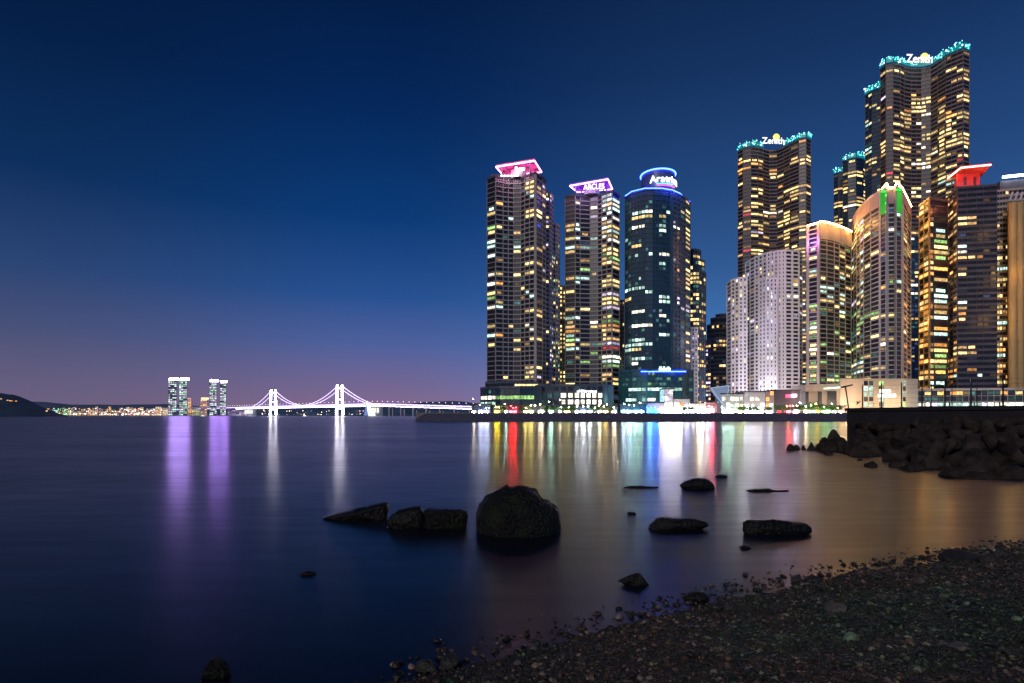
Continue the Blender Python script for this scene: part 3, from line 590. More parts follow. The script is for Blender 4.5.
panel(mb, prQ[:5], zQ-4.2, 8.2); panel(mb, prQ[6:9], zQ-4.2, 8.2); panel(mb, prQ[10:], zQ-3.5, 6.8); mb.build('crown_panel', M['rose'], O2)
mb = MB(); panel(mb, prQ[5:7], zQ-7.2, 13.5, .5, 0); panel(mb, prQ[9:11], zQ-7.2, 13.5, .5, 0); mb.build('stripe_glow', led('green_wash_glow', (.0,.9,.04), .42), O2)  # green floodlight on the wall recesses is put into these glowing panels
for i in (5, 9):
    a = (prQ[i][0]+prQ[i+1][0])/2; y = (prQ[i][1]+prQ[i+1][1])/2
    mb = MB(); mb.box((PX(a,y-1.2), y-1.6, zQ-1.2), (2.6,.5,.5)); mb.build('green_floodlight', led('green_led', (.0,1,.05), 3), O2)
    for dz, pw_ in ((-3,1500),(-8,700),(-13,260)): plight('green_lamp', (PX(a,y), y-2.0, zQ+dz), (.0,1,.02), pw_*1.5, O2, .4, 100, (PX(a,y), y+2, zQ+dz-3))
for a, y, c_ in ((852,380,(1,.3,.25)),(862,348,(1,.5,.2)),(874,334,(1,.55,.2)),(891,325,(1,.6,.2)),(906,338,(1,.35,.15)),(911,352,(1,.2,.2))): plight('crown_lamp', (PX(a, y), y, zQ+1.5), c_, 350, O2, .8)

# right-hand office group -------------------------------------------------------
R0 = tower('office_tower', 'narrow orange-edged office block with brightly lit glass floors beside the dark grid tower', 'office tower',
 [(929.5,341,'G',1),(933.5,342,'G',1),(947.5,345,'S',1)], 4.4, PZ(199.5,341), 3.3, 16, 'dark', 'glass_dark',
 [(934,947,231.5,'c'),(934,947,237.5,'y'),(934,947,243.5,'g'),(934,947,254,'y'),(928,946,271,'o'),(934,948,277,'w'),(933,948,291,'c'),(933,948,297,'c'),(933,940,302,'c'),(933,948,313,'y'),(933,948,318.5,'c'),(933,948,334.5,'c'),(927,948,351.5,'y'),(933,948,356,'g'),(932,948,361.5,'y'),(927,948,366,'g'),(932,950,383,'c'),(930,936,222,'y')],
 [(919,929,206,400,.42,'owdo'),(929,948,200,230,.05,'d'),(929,948,250,400,.25,'ogyd')], (.15,'oyd'), ymax=400, seed=28)
tower('', '', '', [(919.5,352,'O',2),(929,340.5,'S',1),(929.6,341,'S',1)], 4.4, PZ(199.5,340), 3.3, 15, 'gold', 'glass_dark', [], [(918,930,206,400,.42,'owdo')], (.1,'o'), root=R0, seed=128)
plight('edge_lamp', (PX(923,341), 340, 118), (1,.5,.12), 2500, R0, .8); plight('edge_lamp', (PX(923,341), 340, 60), (1,.5,.12), 2500, R0, .8)
R1 = tower('office_tower', 'wide dark office tower with fine horizontal grid and few lit floors under a red canopy', 'office tower',
 [(946.5,356,'H',3),(957.5,338,'H',1),(966.8,337,'H',1),(976.5,336,'H',3),(996.5,334,'S',1)], 4.4, PZ(189,338), 3.3, 24, 'dark', 'glass_dark',
 [(960.5,966,216.5,'y'),(968,977,216.5,'w'),(958,967,222.5,'y'),(969,978,222,'w'),(958,967,246,'c'),(958,965,251.5,'p'),(958,966,256.5,'w'),(967.5,978,256,'w'),(980,982,255,'o'),(958,966,274,'y'),(957,966,303,'c'),(961,965,308,'w'),(957,964,314,'o'),(957,966,319.5,'w'),(955,964,348,'w'),(966,975,348,'w'),(955,963,353,'y'),(966,975,353.5,'w'),(965,975,370,'o'),(977,980,376,'c'),(955,958,375,'c'),(957,966,268,'d')],
 [(946,957,190,400,.30,'oodw')], (.02,'nd'), ymax=400, seed=29, sty={'H':(1.5,.14)})
for z, y, pw_, c_ in ((128,338,2600,(1,.25,.08)),(100,338,2200,(1,.35,.08)),(70,338,1800,(1,.4,.1)),(35,338,1800,(1,.45,.12))): plight('edge_lamp', (PX(949,y), y, z), c_, pw_, R1, .8)
zR = PZ(189,338)
mb = MB(); mb.prism([(PX(957.5,345),345),(PX(980,345),345),(PX(980,352)+1,356),(PX(957.5,352)+1,356)], zR+1.31, PZ(173,345)); mb.build('roof_tower', pmat('red_render', (.55,.12,.12), .7), R1)
mb = MB()
for a in (965.3, 975):
    mb = MB(); mb.box((PX(a,344.8), 344.9, PZ(181,345)), (1.7,.25,5)); mb.build('roof_tower_window', M['dark'], R1)
cc = [Vector(P3(947.8,181,352)), Vector(P3(961,168.4,337)), Vector(P3(991,164.8,333)), Vector(P3(982,173,349))]
zc = sum(v.z for v in cc)/4
for v in cc: v.z = zc
mb = MB(); mb.prism([(v.x, v.y) for v in cc], zc, zc+1.0); mb.build('roof_canopy', pmat('red_paint', (.5,.1,.08), .6), R1)
strip(R1, 'led_edge', cc[:3], .4, led('red_edge', (1,.12,.10), 25))
for a, y in ((952,343),(966,338),(980,339),(986,340)): plight('crown_lamp', (PX(a,y), y, zc-3.5), (1,.16,.10), 600, R1, .6)
R2 = tower('office_tower', 'banded grey office slab with white light strip along its dark rooftop', 'office tower',
 [(996.5,347,'C',4),(1008.5,345,'C',3),(1022,343,'C',3),(1040,341,'C',3),(1060,339,'S',1)], 4.4, PZ(191,345), 3.3, 22, 'grey_lilac', 'glass_dark',
 [(996,1001,248,'w'),(996,1001,259,'y'),(996,1008,270.5,'c'),(996,1001,281,'y'),(996,1000,287,'w'),(996,1000,298,'w'),(996,1001,309,'y'),(996,1008,321,'c'),(996,1008,281.5,'y'),(996,1001,344,'w'),(996,1002,354,'c'),(996,1001,367,'w'),(996,1000,378,'y'),(997,1007,382,'y'),(996,1000,265,'y')],
 [(996,1009,240,400,.3,'wyod'),(1009,1030,200,400,.15,'od')], (.05,'wd'), ymax=400, seed=30, sty={'C':(1.5,.12)})
mb = MB(); mb.prism([(PX(1000,350),350),(PX(1060,342),342),(PX(1060,342)+4,362),(PX(1000,350)+3,366)], PZ(191,345)+1.31, PZ(178.5,346)); mb.build('roof_room', M['dark'], R2)
strip(R2, 'led_strip', [P3(1003,177,348), P3(1060,171,342)], .75, led('white_strip', (.85,.93,1), 14))
G1 = tower('hotel_tower', 'gold floodlit building with two tall round columns at the right edge of the photo', 'hotel',
 [(1008,338,'S',1),(1021,336,'C',2),(1036,335,'S',1),(1048,334,'C',2),(1062,333,'S',1)], 12, PZ(203,335), 3.3, 7, 'gold', 'glass_dark', [], [], (.15,'od'), ymax=400, seed=31, sty={'C':(1.3,.3)})
mb = MB()
for a in (1012.5, 1019.5): mb.bar((PX(a,331.5),331.5,12),(PX(a,331.5),331.5,PZ(203,331.5)),2.0,20)
for a in (1012.5, 1019.5):
    for z in range(22, 128, 12): mb.bar((PX(a,331.5),331.5,z),(PX(a,331.5),331.5,z+.7),2.25,20)
mb.build('column', M['gold'], G1, smooth=False)
mb = MB()
for k in range(4): mb.bar(P3(1010+k*5.0,200,335),P3(1012.6+k*5.0,192,333),.55,6)
mb.build('roof_bracket', M['white'], G1)
for a, z, p in ((1006,12,5000),(1016,12,5000),(1009,60,2600),(1020,85,2600),(1009,112,1800)): plight('facade_lamp', (PX(a,322), 322, z), (1,.55,.16), p, G1, 1)

# ------------------------------------------------------------------ PODIUMS and low buildings
Pa = tower('podium_building', 'low rounded dark podium with green-lit window band under the pink-crowned tower', 'podium',
 [(481,318,'G',2),(488,310,'G',3),(500,305,'G',4),(520,303,'G',4),(534,304,'S',1),(541,306,'S',1)], 4.4, PZ(388.5,304), 3.0, 20, 'navy', 'glass_teal',
 [(496,532,397,'g'),(482,497,400.5,'p'),(481,495,403.5,'c')], [], (.06,'tn'), seed=32)
tower('', '', '', [(486,318,'G',3),(503,313,'G',6),(538,314,'S',1)], PZ(388.5,304)+1.31, PZ(383.5,313), 2.6, 12, 'navy', 'glass_dark', [(515,540,386.5,'y')], [], (.1,'t'), root=Pa, seed=33)
Pb = tower('podium_building', 'low curved dark podium with two rows of square lit windows and a white name sign', 'podium',
 [(536,312,'S',1),(540,309,'P',2),(553,305,'P',3),(574,303.5,'P',5),(603,304,'S',1),(607,306,'S',1),(613,311,'S',1)], 4.4, PZ(386.5,304), 3.6, 22, 'navy', 'glass_dark',
 [(540,557,396.5,'t'),(557,604,396.5,'p'),(562,604,403,'p'),(581,587,407,'p')], [(560,604,400,408,.5,'pt')], (.1,'t'), seed=34, sty={'P':(1.1,1.0)})
text(Pb, 'sign_lettering', 'uHHarvenue', (PX(587,302), 302.4, PZ(391.2,302.4)), 2.4, led('sign_soft', (.9,.85,1), 3.5), ext=.12, width=10.5)
Pc = tower('podium_building', 'tall teal glass podium with blue LED line and bright green-white band below the round tower', 'podium',
 [(619,322,'G',4),(632,316,'G',3),(646,312,'S',1),(647.5,311.5,'G',9),(682,312,'S',1),(683.5,313,'G',2),(693,320,'S',1)], 4.4, PZ(371.5,313), 2.9, 24, 'teal_frame', 'glass_green',
 [(630,647,387.5,'c'),(647,683,387,'c'),(646,683,390,'g'),(626,634,397.5,'c')], [(646,684,372,385,.4,'ttg'),(646,684,392,400,.3,'tp'),(619,646,398,412,.3,'cp')], (.15,'tt'), seed=35)
strip(Pc, 'led_line', [P3(641,371.5,311.5), P3(686,371.5,310.5)], .3, bl)
mb = MB()
for k in range(7): mb.box((PX(659.5+k*1.7, 311), 310.6, PZ(369.3,311)), (.6,.25,.9 if k%2 else 1.3))
mb.build('sign_letters', led('white_letters', (.95,.95,1), 4.5), Pc)
for a, p in ((632,1500),(650,2500),(665,2500),(680,2500)): plight('podium_lamp', (PX(a,302), 303, 12), (.35,.9,.95), p, Pc, 1)

CC = {'cream': (1,.80,.50), 'bluewhite': (.60,.66,1), 'yellow': (1,.70,.008), 'mint': (.55,1,.78), 'red': (1,.004,.008), 'olive': (.80,.62,.14), 'silver': (.82,.90,.95), 'peach': (1,.62,.42),
 'azure': (.001,.14,1), 'white': (1,.93,.95), 'lilac': (.86,.80,1), 'pink': (1,.10,.16), 'green': (.32,.75,.30), 'lime': (.62,.85,.22), 'gold': (.9,.55,.12), 'ice': (.62,.86,1)}
CM = {}
def shop(label, x0, x1, ytop, Y, mats, seed, wall='pale', dz=10, band=None, cat='shop building', name='shop_building', cells=None, zh_=2.7):
    rg = random.Random(seed); X0, X1 = PX(x0, Y), PX(x1, Y); zt_ = PZ(ytop, Y)
    r = empty(name, ((X0+X1)/2, Y, 4.4), label, cat)
    mb = MB(); mb.box(((X0+X1)/2, Y+dz/2, (4.4+zt_)/2), (X1-X0, dz, zt_-4.4)); mb.build('wall', M[wall], r)
    mb = MB(); mb.box(((X0+X1)/2, Y+dz/2-.4, zt_+.25), (X1-X0+.8, dz+.8, .45)); mb.build('roof', M['roof'], r)
    n_ = max(2, round((X1-X0)/2.6)); bw = (X1-X0)/n_
    zb = 4.5; zh = min(3.2, zt_-4.9)
    for (cpx, cw, cc_, cst) in cells or ():
        if (cc_, cst) not in CM: CM[(cc_, cst)] = emat('shop_glow_'+cc_, CC[cc_], cst*(12 if cpx < 647 or cpx > 718 else 7))
        me = MB(); hh_ = zh_*(rg.uniform(.30, .42) if cpx < 647 or cpx > 718 else rg.uniform(.46, .68)); me.box((PX(cpx, Y), Y-.10, 4.6+hh_/2), (cw*Y/F, .12, hh_)); me.build('shop_glow_panel', CM[(cc_, cst)], r)  # strong glow panels added for the water streaks; mid-row ones are lit shopfronts
    if not cells:
      for k in range(n_):
        me = MB(); me.box((X0+(k+.5)*bw, Y-.06, zb+zh/2), (bw*.84,.1,zh)); me.build('shop_glow_panel', mats[rg.randrange(len(mats))], r)
    fl = 1
    while band and zb+zh+.9+2.2 < zt_:
        zb += 3.3; zh = 2.0
        for k in range(n_):
            if rg.random() < band[0]:
                me = MB(); me.box((X0+(k+.5)*bw, Y-.06, zb+zh/2), (bw*.7,.1,zh)); me.build('upper_window', WIN[rg.choice(band[1])], r)
    return r
def hot(name, col, st):
    k = ('shop_'+name, st)
    if k not in LED: LED[k] = emat('shop_'+name, col, st*.9, .6)
    return LED[k]
HW = [hot('white', (1,.93,.82), 5), hot('warm', (1,.72,.36), 4), hot('white2', (1,.88,.9), 7)]
HY_ = [hot('warm', (1,.72,.36), 4), hot('yellow', (1,.8,.25), 3)]
HL = [hot('lilac', (.9,.8,1), 6), hot('white', (1,.93,.82), 5)]
HG = [hot('green', (.5,1,.5), 2.5), hot('cool', (.7,1,.95), 3)]
shop('small bluish-white lit kiosk at the left tip of the promenade', 471.5, 491, 404.5, 300, [], 1, 'navy', 6, cat='kiosk', name='kiosk', cells=[(474,3,'cream',14),(481,4,'bluewhite',22),(486.5,4,'bluewhite',26)], zh_=2.4)
shop('low added block with a red-lit front and coloured streak panels under the rounded dark podium', 493, 546, 405.6, 297, [], 21, 'navy', 6, cells=[(497,4.5,'yellow',26),(506,2.5,'mint',18),(511,3,'red',55),(515,3,'red',70),(525.5,3,'olive',22),(531,4,'olive',22),(541,4.5,'cream',26)], zh_=2.2)
shop('row of shops with added streak panels below the square-windowed podium', 547.5, 618, 406.5, 297, [], 2, 'navy', 6, cells=[(551,3.5,'mint',20),(560,2,'peach',22),(567,5,'olive',8),(577,3,'silver',22),(583,4,'silver',30),(590,4,'silver',24),(599.5,3,'cream',28),(605.5,4,'gold',16),(614,3.5,'cream',30)], zh_=2.2)
shop('cafe terrace with added teal streak panels under the left end of the teal glass podium', 620, 646.5, 404.5, 299, [], 3, 'teal_frame', 8, cells=[(624,4,'ice',26),(629,4,'ice',26),(636,5,'mint',22),(641.5,2.5,'mint',16)])
shop('bright shop row with added blue streak panels at the foot of the teal glass podium', 647, 664, 403, 299, [], 4, 'white', 8, band=(.6,'pl'), cells=[(650.5,5,'azure',46),(656,4,'azure',46),(661.5,4,'lilac',40)])
shop('tall white-lit entrance hall projecting from the teal glass podium', 664.2, 673, 389, 300, [], 5, 'white', 9, band=(.9,'pl'), cells=[(666.5,3.5,'white',55),(670.8,3.5,'white',60)])
shop('cream-lit restaurant right of the tall entrance hall', 673.6, 690, 399, 301, [], 6, 'white', 8, band=(.6,'po'), cells=[(676,3.5,'white',50),(680.5,4,'cream',50),(686.5,5,'bluewhite',34)])
shop('glowing cream corner shop in front of the pale lilac slab', 690.4, 705, 403.5, 299, [], 7, 'white', 8, band=(.5,'pl'), cells=[(693,3,'lilac',16),(698.5,4,'cream',50),(703,3.5,'white',60)])
shop('pink-lit pavilion on the promenade left of the triangular glass wing', 705.4, 717, 402.5, 297, [], 8, 'rose', 6, band=(.8,'l'), cat='pavilion', name='pavilion', cells=[(707.5,2.5,'white',40),(711.5,4,'pink',60)])
shop('mint-lit shop under the lower left white slab', 721.5, 743.5, 394, 312, [], 9, 'white', 10, band=(.7,'pp'), cells=[(725,5,'mint',34),(731,5,'mint',34),(739.5,5,'lime',26)])
shop('wide lilac-white podium shop with blank upper wall under the white slabs', 744, 765, 392, 314, [], 10, 'white', 12, band=(.3,'p'), cells=[(747.5,5,'silver',44),(753.5,5,'white',44),(760,5,'white',50)])
shop('pale shop with red spots right of the lilac podium shop', 765.5, 774, 391.5, 316, [], 11, 'rose', 12, band=(.6,'po'), cells=[(769,5,'bluewhite',46)])
rs = shop('dark red shop with a glowing red and white sign under the curved white slab', 774, 800, 390.5, 316, [], 12, 'dark', 12, cells=[(779,3,'red',2),(788.5,4.5,'red',60),(796.5,5,'lilac',60)])
for a, b, yy_, c_, st in ((786,793,396,(1,.04,.10),16),(791,797,395.6,(1,.9,1),12)):
    mb = MB(); mb.box((PX((a+b)/2,315), 315.3 if a < 790 else 315.0, PZ(yy_,315)), ((b-a)*.5,.3,1.6)); mb.build('sign_board', led('sign_%d' % a, c_, st*.4), rs)
# triangular glass wing
def wing():
    r = empty('glass_wing', (PX(722,312), 312, 4.4), 'pale triangular glass wing slanting up beside the white slabs', 'glass canopy')
    a, b, c_ = P3(711,388,312), P3(729,385.5,316), P3(726,409,312)
    d = Vector((0, 3.0, 0)); V = [Vector(a), Vector(b), Vector(c_)]; V2 = [v+d for v in V]
    vs = V+V2
    mesh('glass_panel', [v-r.location for v in vs], [(0,1,2),(5,4,3),(0,3,4,1),(1,4,5,2),(2,5,3,0)], led('wing_glow', (.42,.55,.9), .42), r)
    strip(r, 'frame', [a, b, c_, a], .25, led('wing_edge', (.5,.65,.9), .7))
wing()
# large stone podium behind the sea wall
Qa = empty('podium_building', (PX(830,325), 325, 4.4), 'long tan stone podium with dark tall openings under the orange-crowned tower', 'podium')
mb = MB(); mb.prism([(PX(805,330),330),(PX(842,316),316),(PX(842,316)+2,345),(PX(805,330)+2,350)], PZ(391,323), PZ(384,323)); mb.prism([(PX(806,331),331),(PX(842,317),317),(PX(842,317)+2,345),(PX(806,330)+2,350)], 4.4, PZ(391,323)-.01); mb.build('wall', M['tan'], Qa)
for a, w_ in ((807,1.8),(820,2),(832,4.5)):
    y = 330-(a-805)/37*14; mb = MB(); mb.box((PX(a,y), y+.1, PZ(399,y)), (w_,.6,8.5), rz=-.4); mb.build('opening', M['glass_dark'], Qa)
shop('low flower kiosk row with added cream and green streak panels before the tan stone podium', 803, 845.5, 406.3, 298, [], 22, 'tan', 5, cells=[(806,2.5,'cream',30),(812,6,'green',10),(817.5,2,'yellow',26),(826,7,'green',12),(834,3,'mint',12),(841,4,'peach',30)], zh_=2.0)
strip(Qa, 'led_strip', [P3(824,388.6,321), P3(842,387.2,314)], .35, led('mint_led', (.6,1,.85), 2.5))
for a, p in ((812,3000),(826,3000),(838,3000)): plight('podium_lamp', (PX(a,306), 308, 8), (1,.75,.45), p, Qa, .8)
Qb = tower('podium_building', 'warm-lit stone podium with stacked balcony openings under the green-striped tower', 'podium',
 [(841,312,'S',1),(863,309,'C',2),(873.5,308.5,'S',1),(878,308.5,'C',2),(884,308.5,'S',1),(902,309,'C',1),(906,309.5,'S',1),(917,312,'S',1)], 4.4, PZ(381,309), 3.1, 28, 'tan', 'glass_dark',
 [(864,873,388.5,'c'),(864,873,394,'c'),(864,873,399,'t'),(864,873,404,'c'),(903,906,390,'t')], [(864,906,381,408,.6,'ctg')], (.3,'ct'), seed=36)
for a, b, yy_ in ((879,891,391),(877,896,395.5)):
    mb = MB(); mb.box((PX((a+b)/2,308), 307.9 if a == 879 else 307.6, PZ(yy_,308)), ((b-a)*.5,.2,1.7)); mb.build('sign_board', led('sign_cream', (1,.9,.75), 3), Qb)
for a, p in ((846,4000),(856,5000),(868,2500),(885,3000),(898,3000),(912,3000)): plight('podium_lamp', (PX(a,299), 299, 8), (1,.72,.38), p*.75, Qb, .8)
Qc = tower('shop_building', 'long low glass-fronted building with orange round lights behind the sea wall fence', 'shop building',
 [(912,322,'G',6),(950,316,'G',8),(1000,311,'G',4),(1030,309,'G',4),(1060,307,'S',1)], 4.4, PZ(390.5,314), 3.4, 20, 'grey_lilac', 'glass_dark',
 [(924,932,395.5,'w'),(936,945,395,'o'),(952,960,395,'o'),(963,970,395,'d'),(1001,1006,395,'o'),(1015,1024,393,'y'),(990,1024,404,'p')], [(912,1030,400,410,.85,'cpcl')], (.2,'nt'), seed=37)
for a, c_ in ((905,(1,.8,.4)),(930,(.7,1,.9)),(960,(.9,.95,1)),(990,(.9,.9,1)),(1015,(1,.9,.8))): plight('podium_lamp', (PX(a,300), 300, 7), c_, 1500, Qc, .8)

# ------------------------------------------------------------------ promenade: lamps, trees
LAMPC = {'warm': (1,.72,.28), 'yellow': (1,.78,.06), 'white': (1,.93,.85), 'blue-white': (.70,.78,1), 'green': (.35,1,.35), 'red': (1,.03,.04), 'mint': (.6,1,.85), 'orange': (1,.45,.10), 'pink': (1,.25,.35), 'deep blue': (.004,.12,1), 'olive': (.75,.85,.2)}
LM = {}
def lamp(px, py, Y, col, st, label, double=False):
    x = PX(px, Y); z = PZ(py, Y)
    if py > 410: z = PZ(410, Y)
    r = empty('street_lamp', (x, Y, 4.4), label, 'street lamp', 'lamps along the far promenade')
    mb = MB(); mb.bar((x,Y,4.4),(x,Y,z-.2),.09,8,r2=.06); mb.box((x,Y,4.5),(.4,.4,.2)); mb.build('pole', M['black_metal'], r)
    k = (col, st)
    if k not in LM: LM[k] = emat('lamp_'+col.replace(' ','_').replace('-','_'), LAMPC[col], min(st, 60)); LM[k].cycles.emission_sampling = 'NONE'
    # lantern: a faceted globe under a small cap
    mb = MB(); n = 8
    for k2, (ra, za, rb_, zb_) in enumerate(((.14,-.2,.32,0),(.32,0,.22,.24))): mb.bar((x,Y,z+za),(x,Y,z+zb_),ra,n,r2=rb_)
    mb.build('lantern', LM[k], r)
    mb = MB(); mb.bar((x,Y,z+.25),(x,Y,z+.38),.3,8,r2=.04); mb.build('lamp_cap', M['black_metal'], r)
    return r
LAMPS = [(473,399,'blue-white',120),(480,405,'white',90),(486,408,'blue-white',420),(489,408,'blue-white',260),(496,407,'yellow',420),(499,408,'yellow',260),(505,408,'mint',120),(511,406,'red',520),(513,408,'red',620),(516,407.5,'red',420),
 (526,408,'warm',260),(531,408,'olive',260),(535,408,'white',150),(540,407,'warm',320),(549,402,'mint',180),(560,400,'white',110),(561,408,'green',160),(569,408,'olive',120),(577,408,'white',160),(583,408,'white',260),(588,408,'blue-white',220),(595,408,'mint',120),
 (599,408,'warm',230),(604,408,'olive',300),(607,407,'warm',150),(614,407.5,'white',260),(624,408,'mint',170),(629,405,'blue-white',230),(634,407,'mint',180),(640,407,'white',130),(647,407.5,'deep blue',900),(651,407.5,'deep blue',900),(655,407.5,'deep blue',700),
 (661,408,'white',500),(666,408,'white',420),(670,408,'white',520),(676,408,'warm',420),(680,408,'warm',300),(686,408,'blue-white',380),(692,408,'white',200),(697,408,'warm',420),(701,407,'warm',620),(704,408,'white',520),(709,406,'pink',620),(712,407,'pink',420),
 (722,408,'mint',300),(727,408,'white',380),(732,408,'mint',260),(738,408,'olive',320),(742,408,'olive',200),(748,408,'blue-white',360),(753,408,'white',360),(759,408,'white',420),(764,408,'blue-white',360),(770,408,'white',380),(787,407,'orange',150),(790,406,'red',420),(793,406,'pink',220),(797,406,'white',520),(800,407,'blue-white',300),
 (806,408,'white',160),(811,408,'green',90),(816,408,'warm',180),(824,408,'green',90),(832,408,'mint',110),(838,408,'orange',120),(843,408,'orange',200)]
def place(px):
    for a, s in ((491,'the kiosk at the promenade tip'),(537,'the rounded dark podium'),(616,'the square-windowed podium'),(647,'the left half of the teal glass podium'),(690,'the bright shops under the round tower'),(720,'the pink-lit pavilion'),(763,'the white slabs'),(803,'the red-signed shop'),(2000,'the tan stone podium')):
        if px < a: return s
NTH = ['first','second','third','fourth','fifth','sixth','seventh','eighth','ninth']
def nth_labels(items, fmt):
    c = {}; tot = {}
    for k in items: tot[k] = tot.get(k, 0)+1
    out = []
    for k in items:
        i = c.get(k, 0); c[k] = i+1
        out.append(fmt(k, '' if tot[k] == 1 else NTH[i]+' from the left, '))
    return out
lb = nth_labels([(q[2], place(q[0])) for q in LAMPS], lambda k, s: '%s lamp, %sby %s' % (k[0], s, k[1]))
LAMP_GAIN = .35
for (px, py, c_, st), l_ in zip(LAMPS, lb): lamp(px, py-(rng.choice((0,.8,1.6,2.6,4)) if py > 406 and st < 400 else 0), 289+rng.uniform(0,4), c_, st*LAMP_GAIN, l_)

leafm = pmat('foliage', (.05,.11,.03), .7, var=.5, scale=.5); bark = pmat('bark', (.06,.05,.04), .9)
def tree(px, Y, h, wd, label, seed, name='tree', nleaf=420, mat=None):
    rg = random.Random(seed); x = PX(px, Y); r = empty(name, (x, Y, 4.4), label, 'tree' if name == 'tree' else 'shrub', 'trees along the far promenade')
    mb = MB(); mb.bar((x,Y,4.4),(x,Y,4.4+h*.45),.14,7,r2=.09)
    lobes = []
    for k in range(6):
        a = rg.uniform(0,6.28); q = (x+math.cos(a)*wd*.27, Y+math.sin(a)*wd*.27, 4.4+h*rg.uniform(.5,.85)); mb.bar((x,Y,4.4+h*.38),q,.07,5,r2=.02); lobes.append((q, rg.uniform(.2,.34)*wd))
    mb.build('trunk', bark, r)
    mb = MB()
    for k in range(nleaf):
        q, rad = rg.choice(lobes); v = Vector((rg.gauss(0,1),rg.gauss(0,1),rg.gauss(0,.8))); v = v/v.length*rad*rg.uniform(.5,1.1); c = Vector(q)+v
        e = Euler((rg.uniform(0,3.1),rg.uniform(0,3.1),rg.uniform(0,3.1))).to_matrix(); s = rg.uniform(.10,.24)
        p = [c+e@Vector(u)*s for u in ((-1,-.6,0),(1,-.6,0),(1.2,.6,.3),(-.8,.7,.2))]; mb.add(p, [(0,1,2,3)])
    mb.build('crown', mat or leafm, r)
TREES = [(742,3.2),(750,3.4),(757,3.6),(768,3.2),(776,4.2),(783,4.4),(790,3.6),(796,4.2),(802,4.8),(808,5.2),(813,4.6),(818,5.2),(825,4.0),(832,3.6),(839,3.2),(546,3.2),(553,3.6),(566,3.2),(573,3.4),(592,3.4),(598,3.6),(611,3),(504,3.4),(522,3.4),(684,3.2),(692,3.6)]
TREES.sort()
lb = nth_labels([place(q[0]) for q in TREES], lambda k, s: 'small leafy green tree, %sin front of %s' % (s, k))
for i, ((px, hh), l_) in enumerate(zip(TREES, lb)): tree(px, 294+rng.uniform(-1,1.5), hh, hh*1.15, l_, i)
for px in (745,772,790,806,820,836,556,570,598): plight('tree_uplight', (PX(px,290), 290.5, 5.2), (.8,1,.35), 420 if px > 700 else 160, None, .3)
# promenade railing
rl_ = empty('railing', (PX(640,286), 286, 4.4), 'thin dark railing along the top of the far embankment', 'railing')
mb = MB()
for a, b in zip(shore[3:8], shore[4:9]):
    p = (PX(*a), a[1]+2.4); q = (PX(*b), b[1]+2.4)
    for z in (4.9, 5.4): mb.bar((*p, z), (*q, z), .04, 4)
mb.build('rail', M['steel'], rl_)
mb = MB()
for k in range(120):
    px = 480+k*3.1; mb.box((PX(px,286), 286.1, 4.9), (.08,.08,1.0))
mb.build('baluster', M['steel'], rl_, kind='stuff')

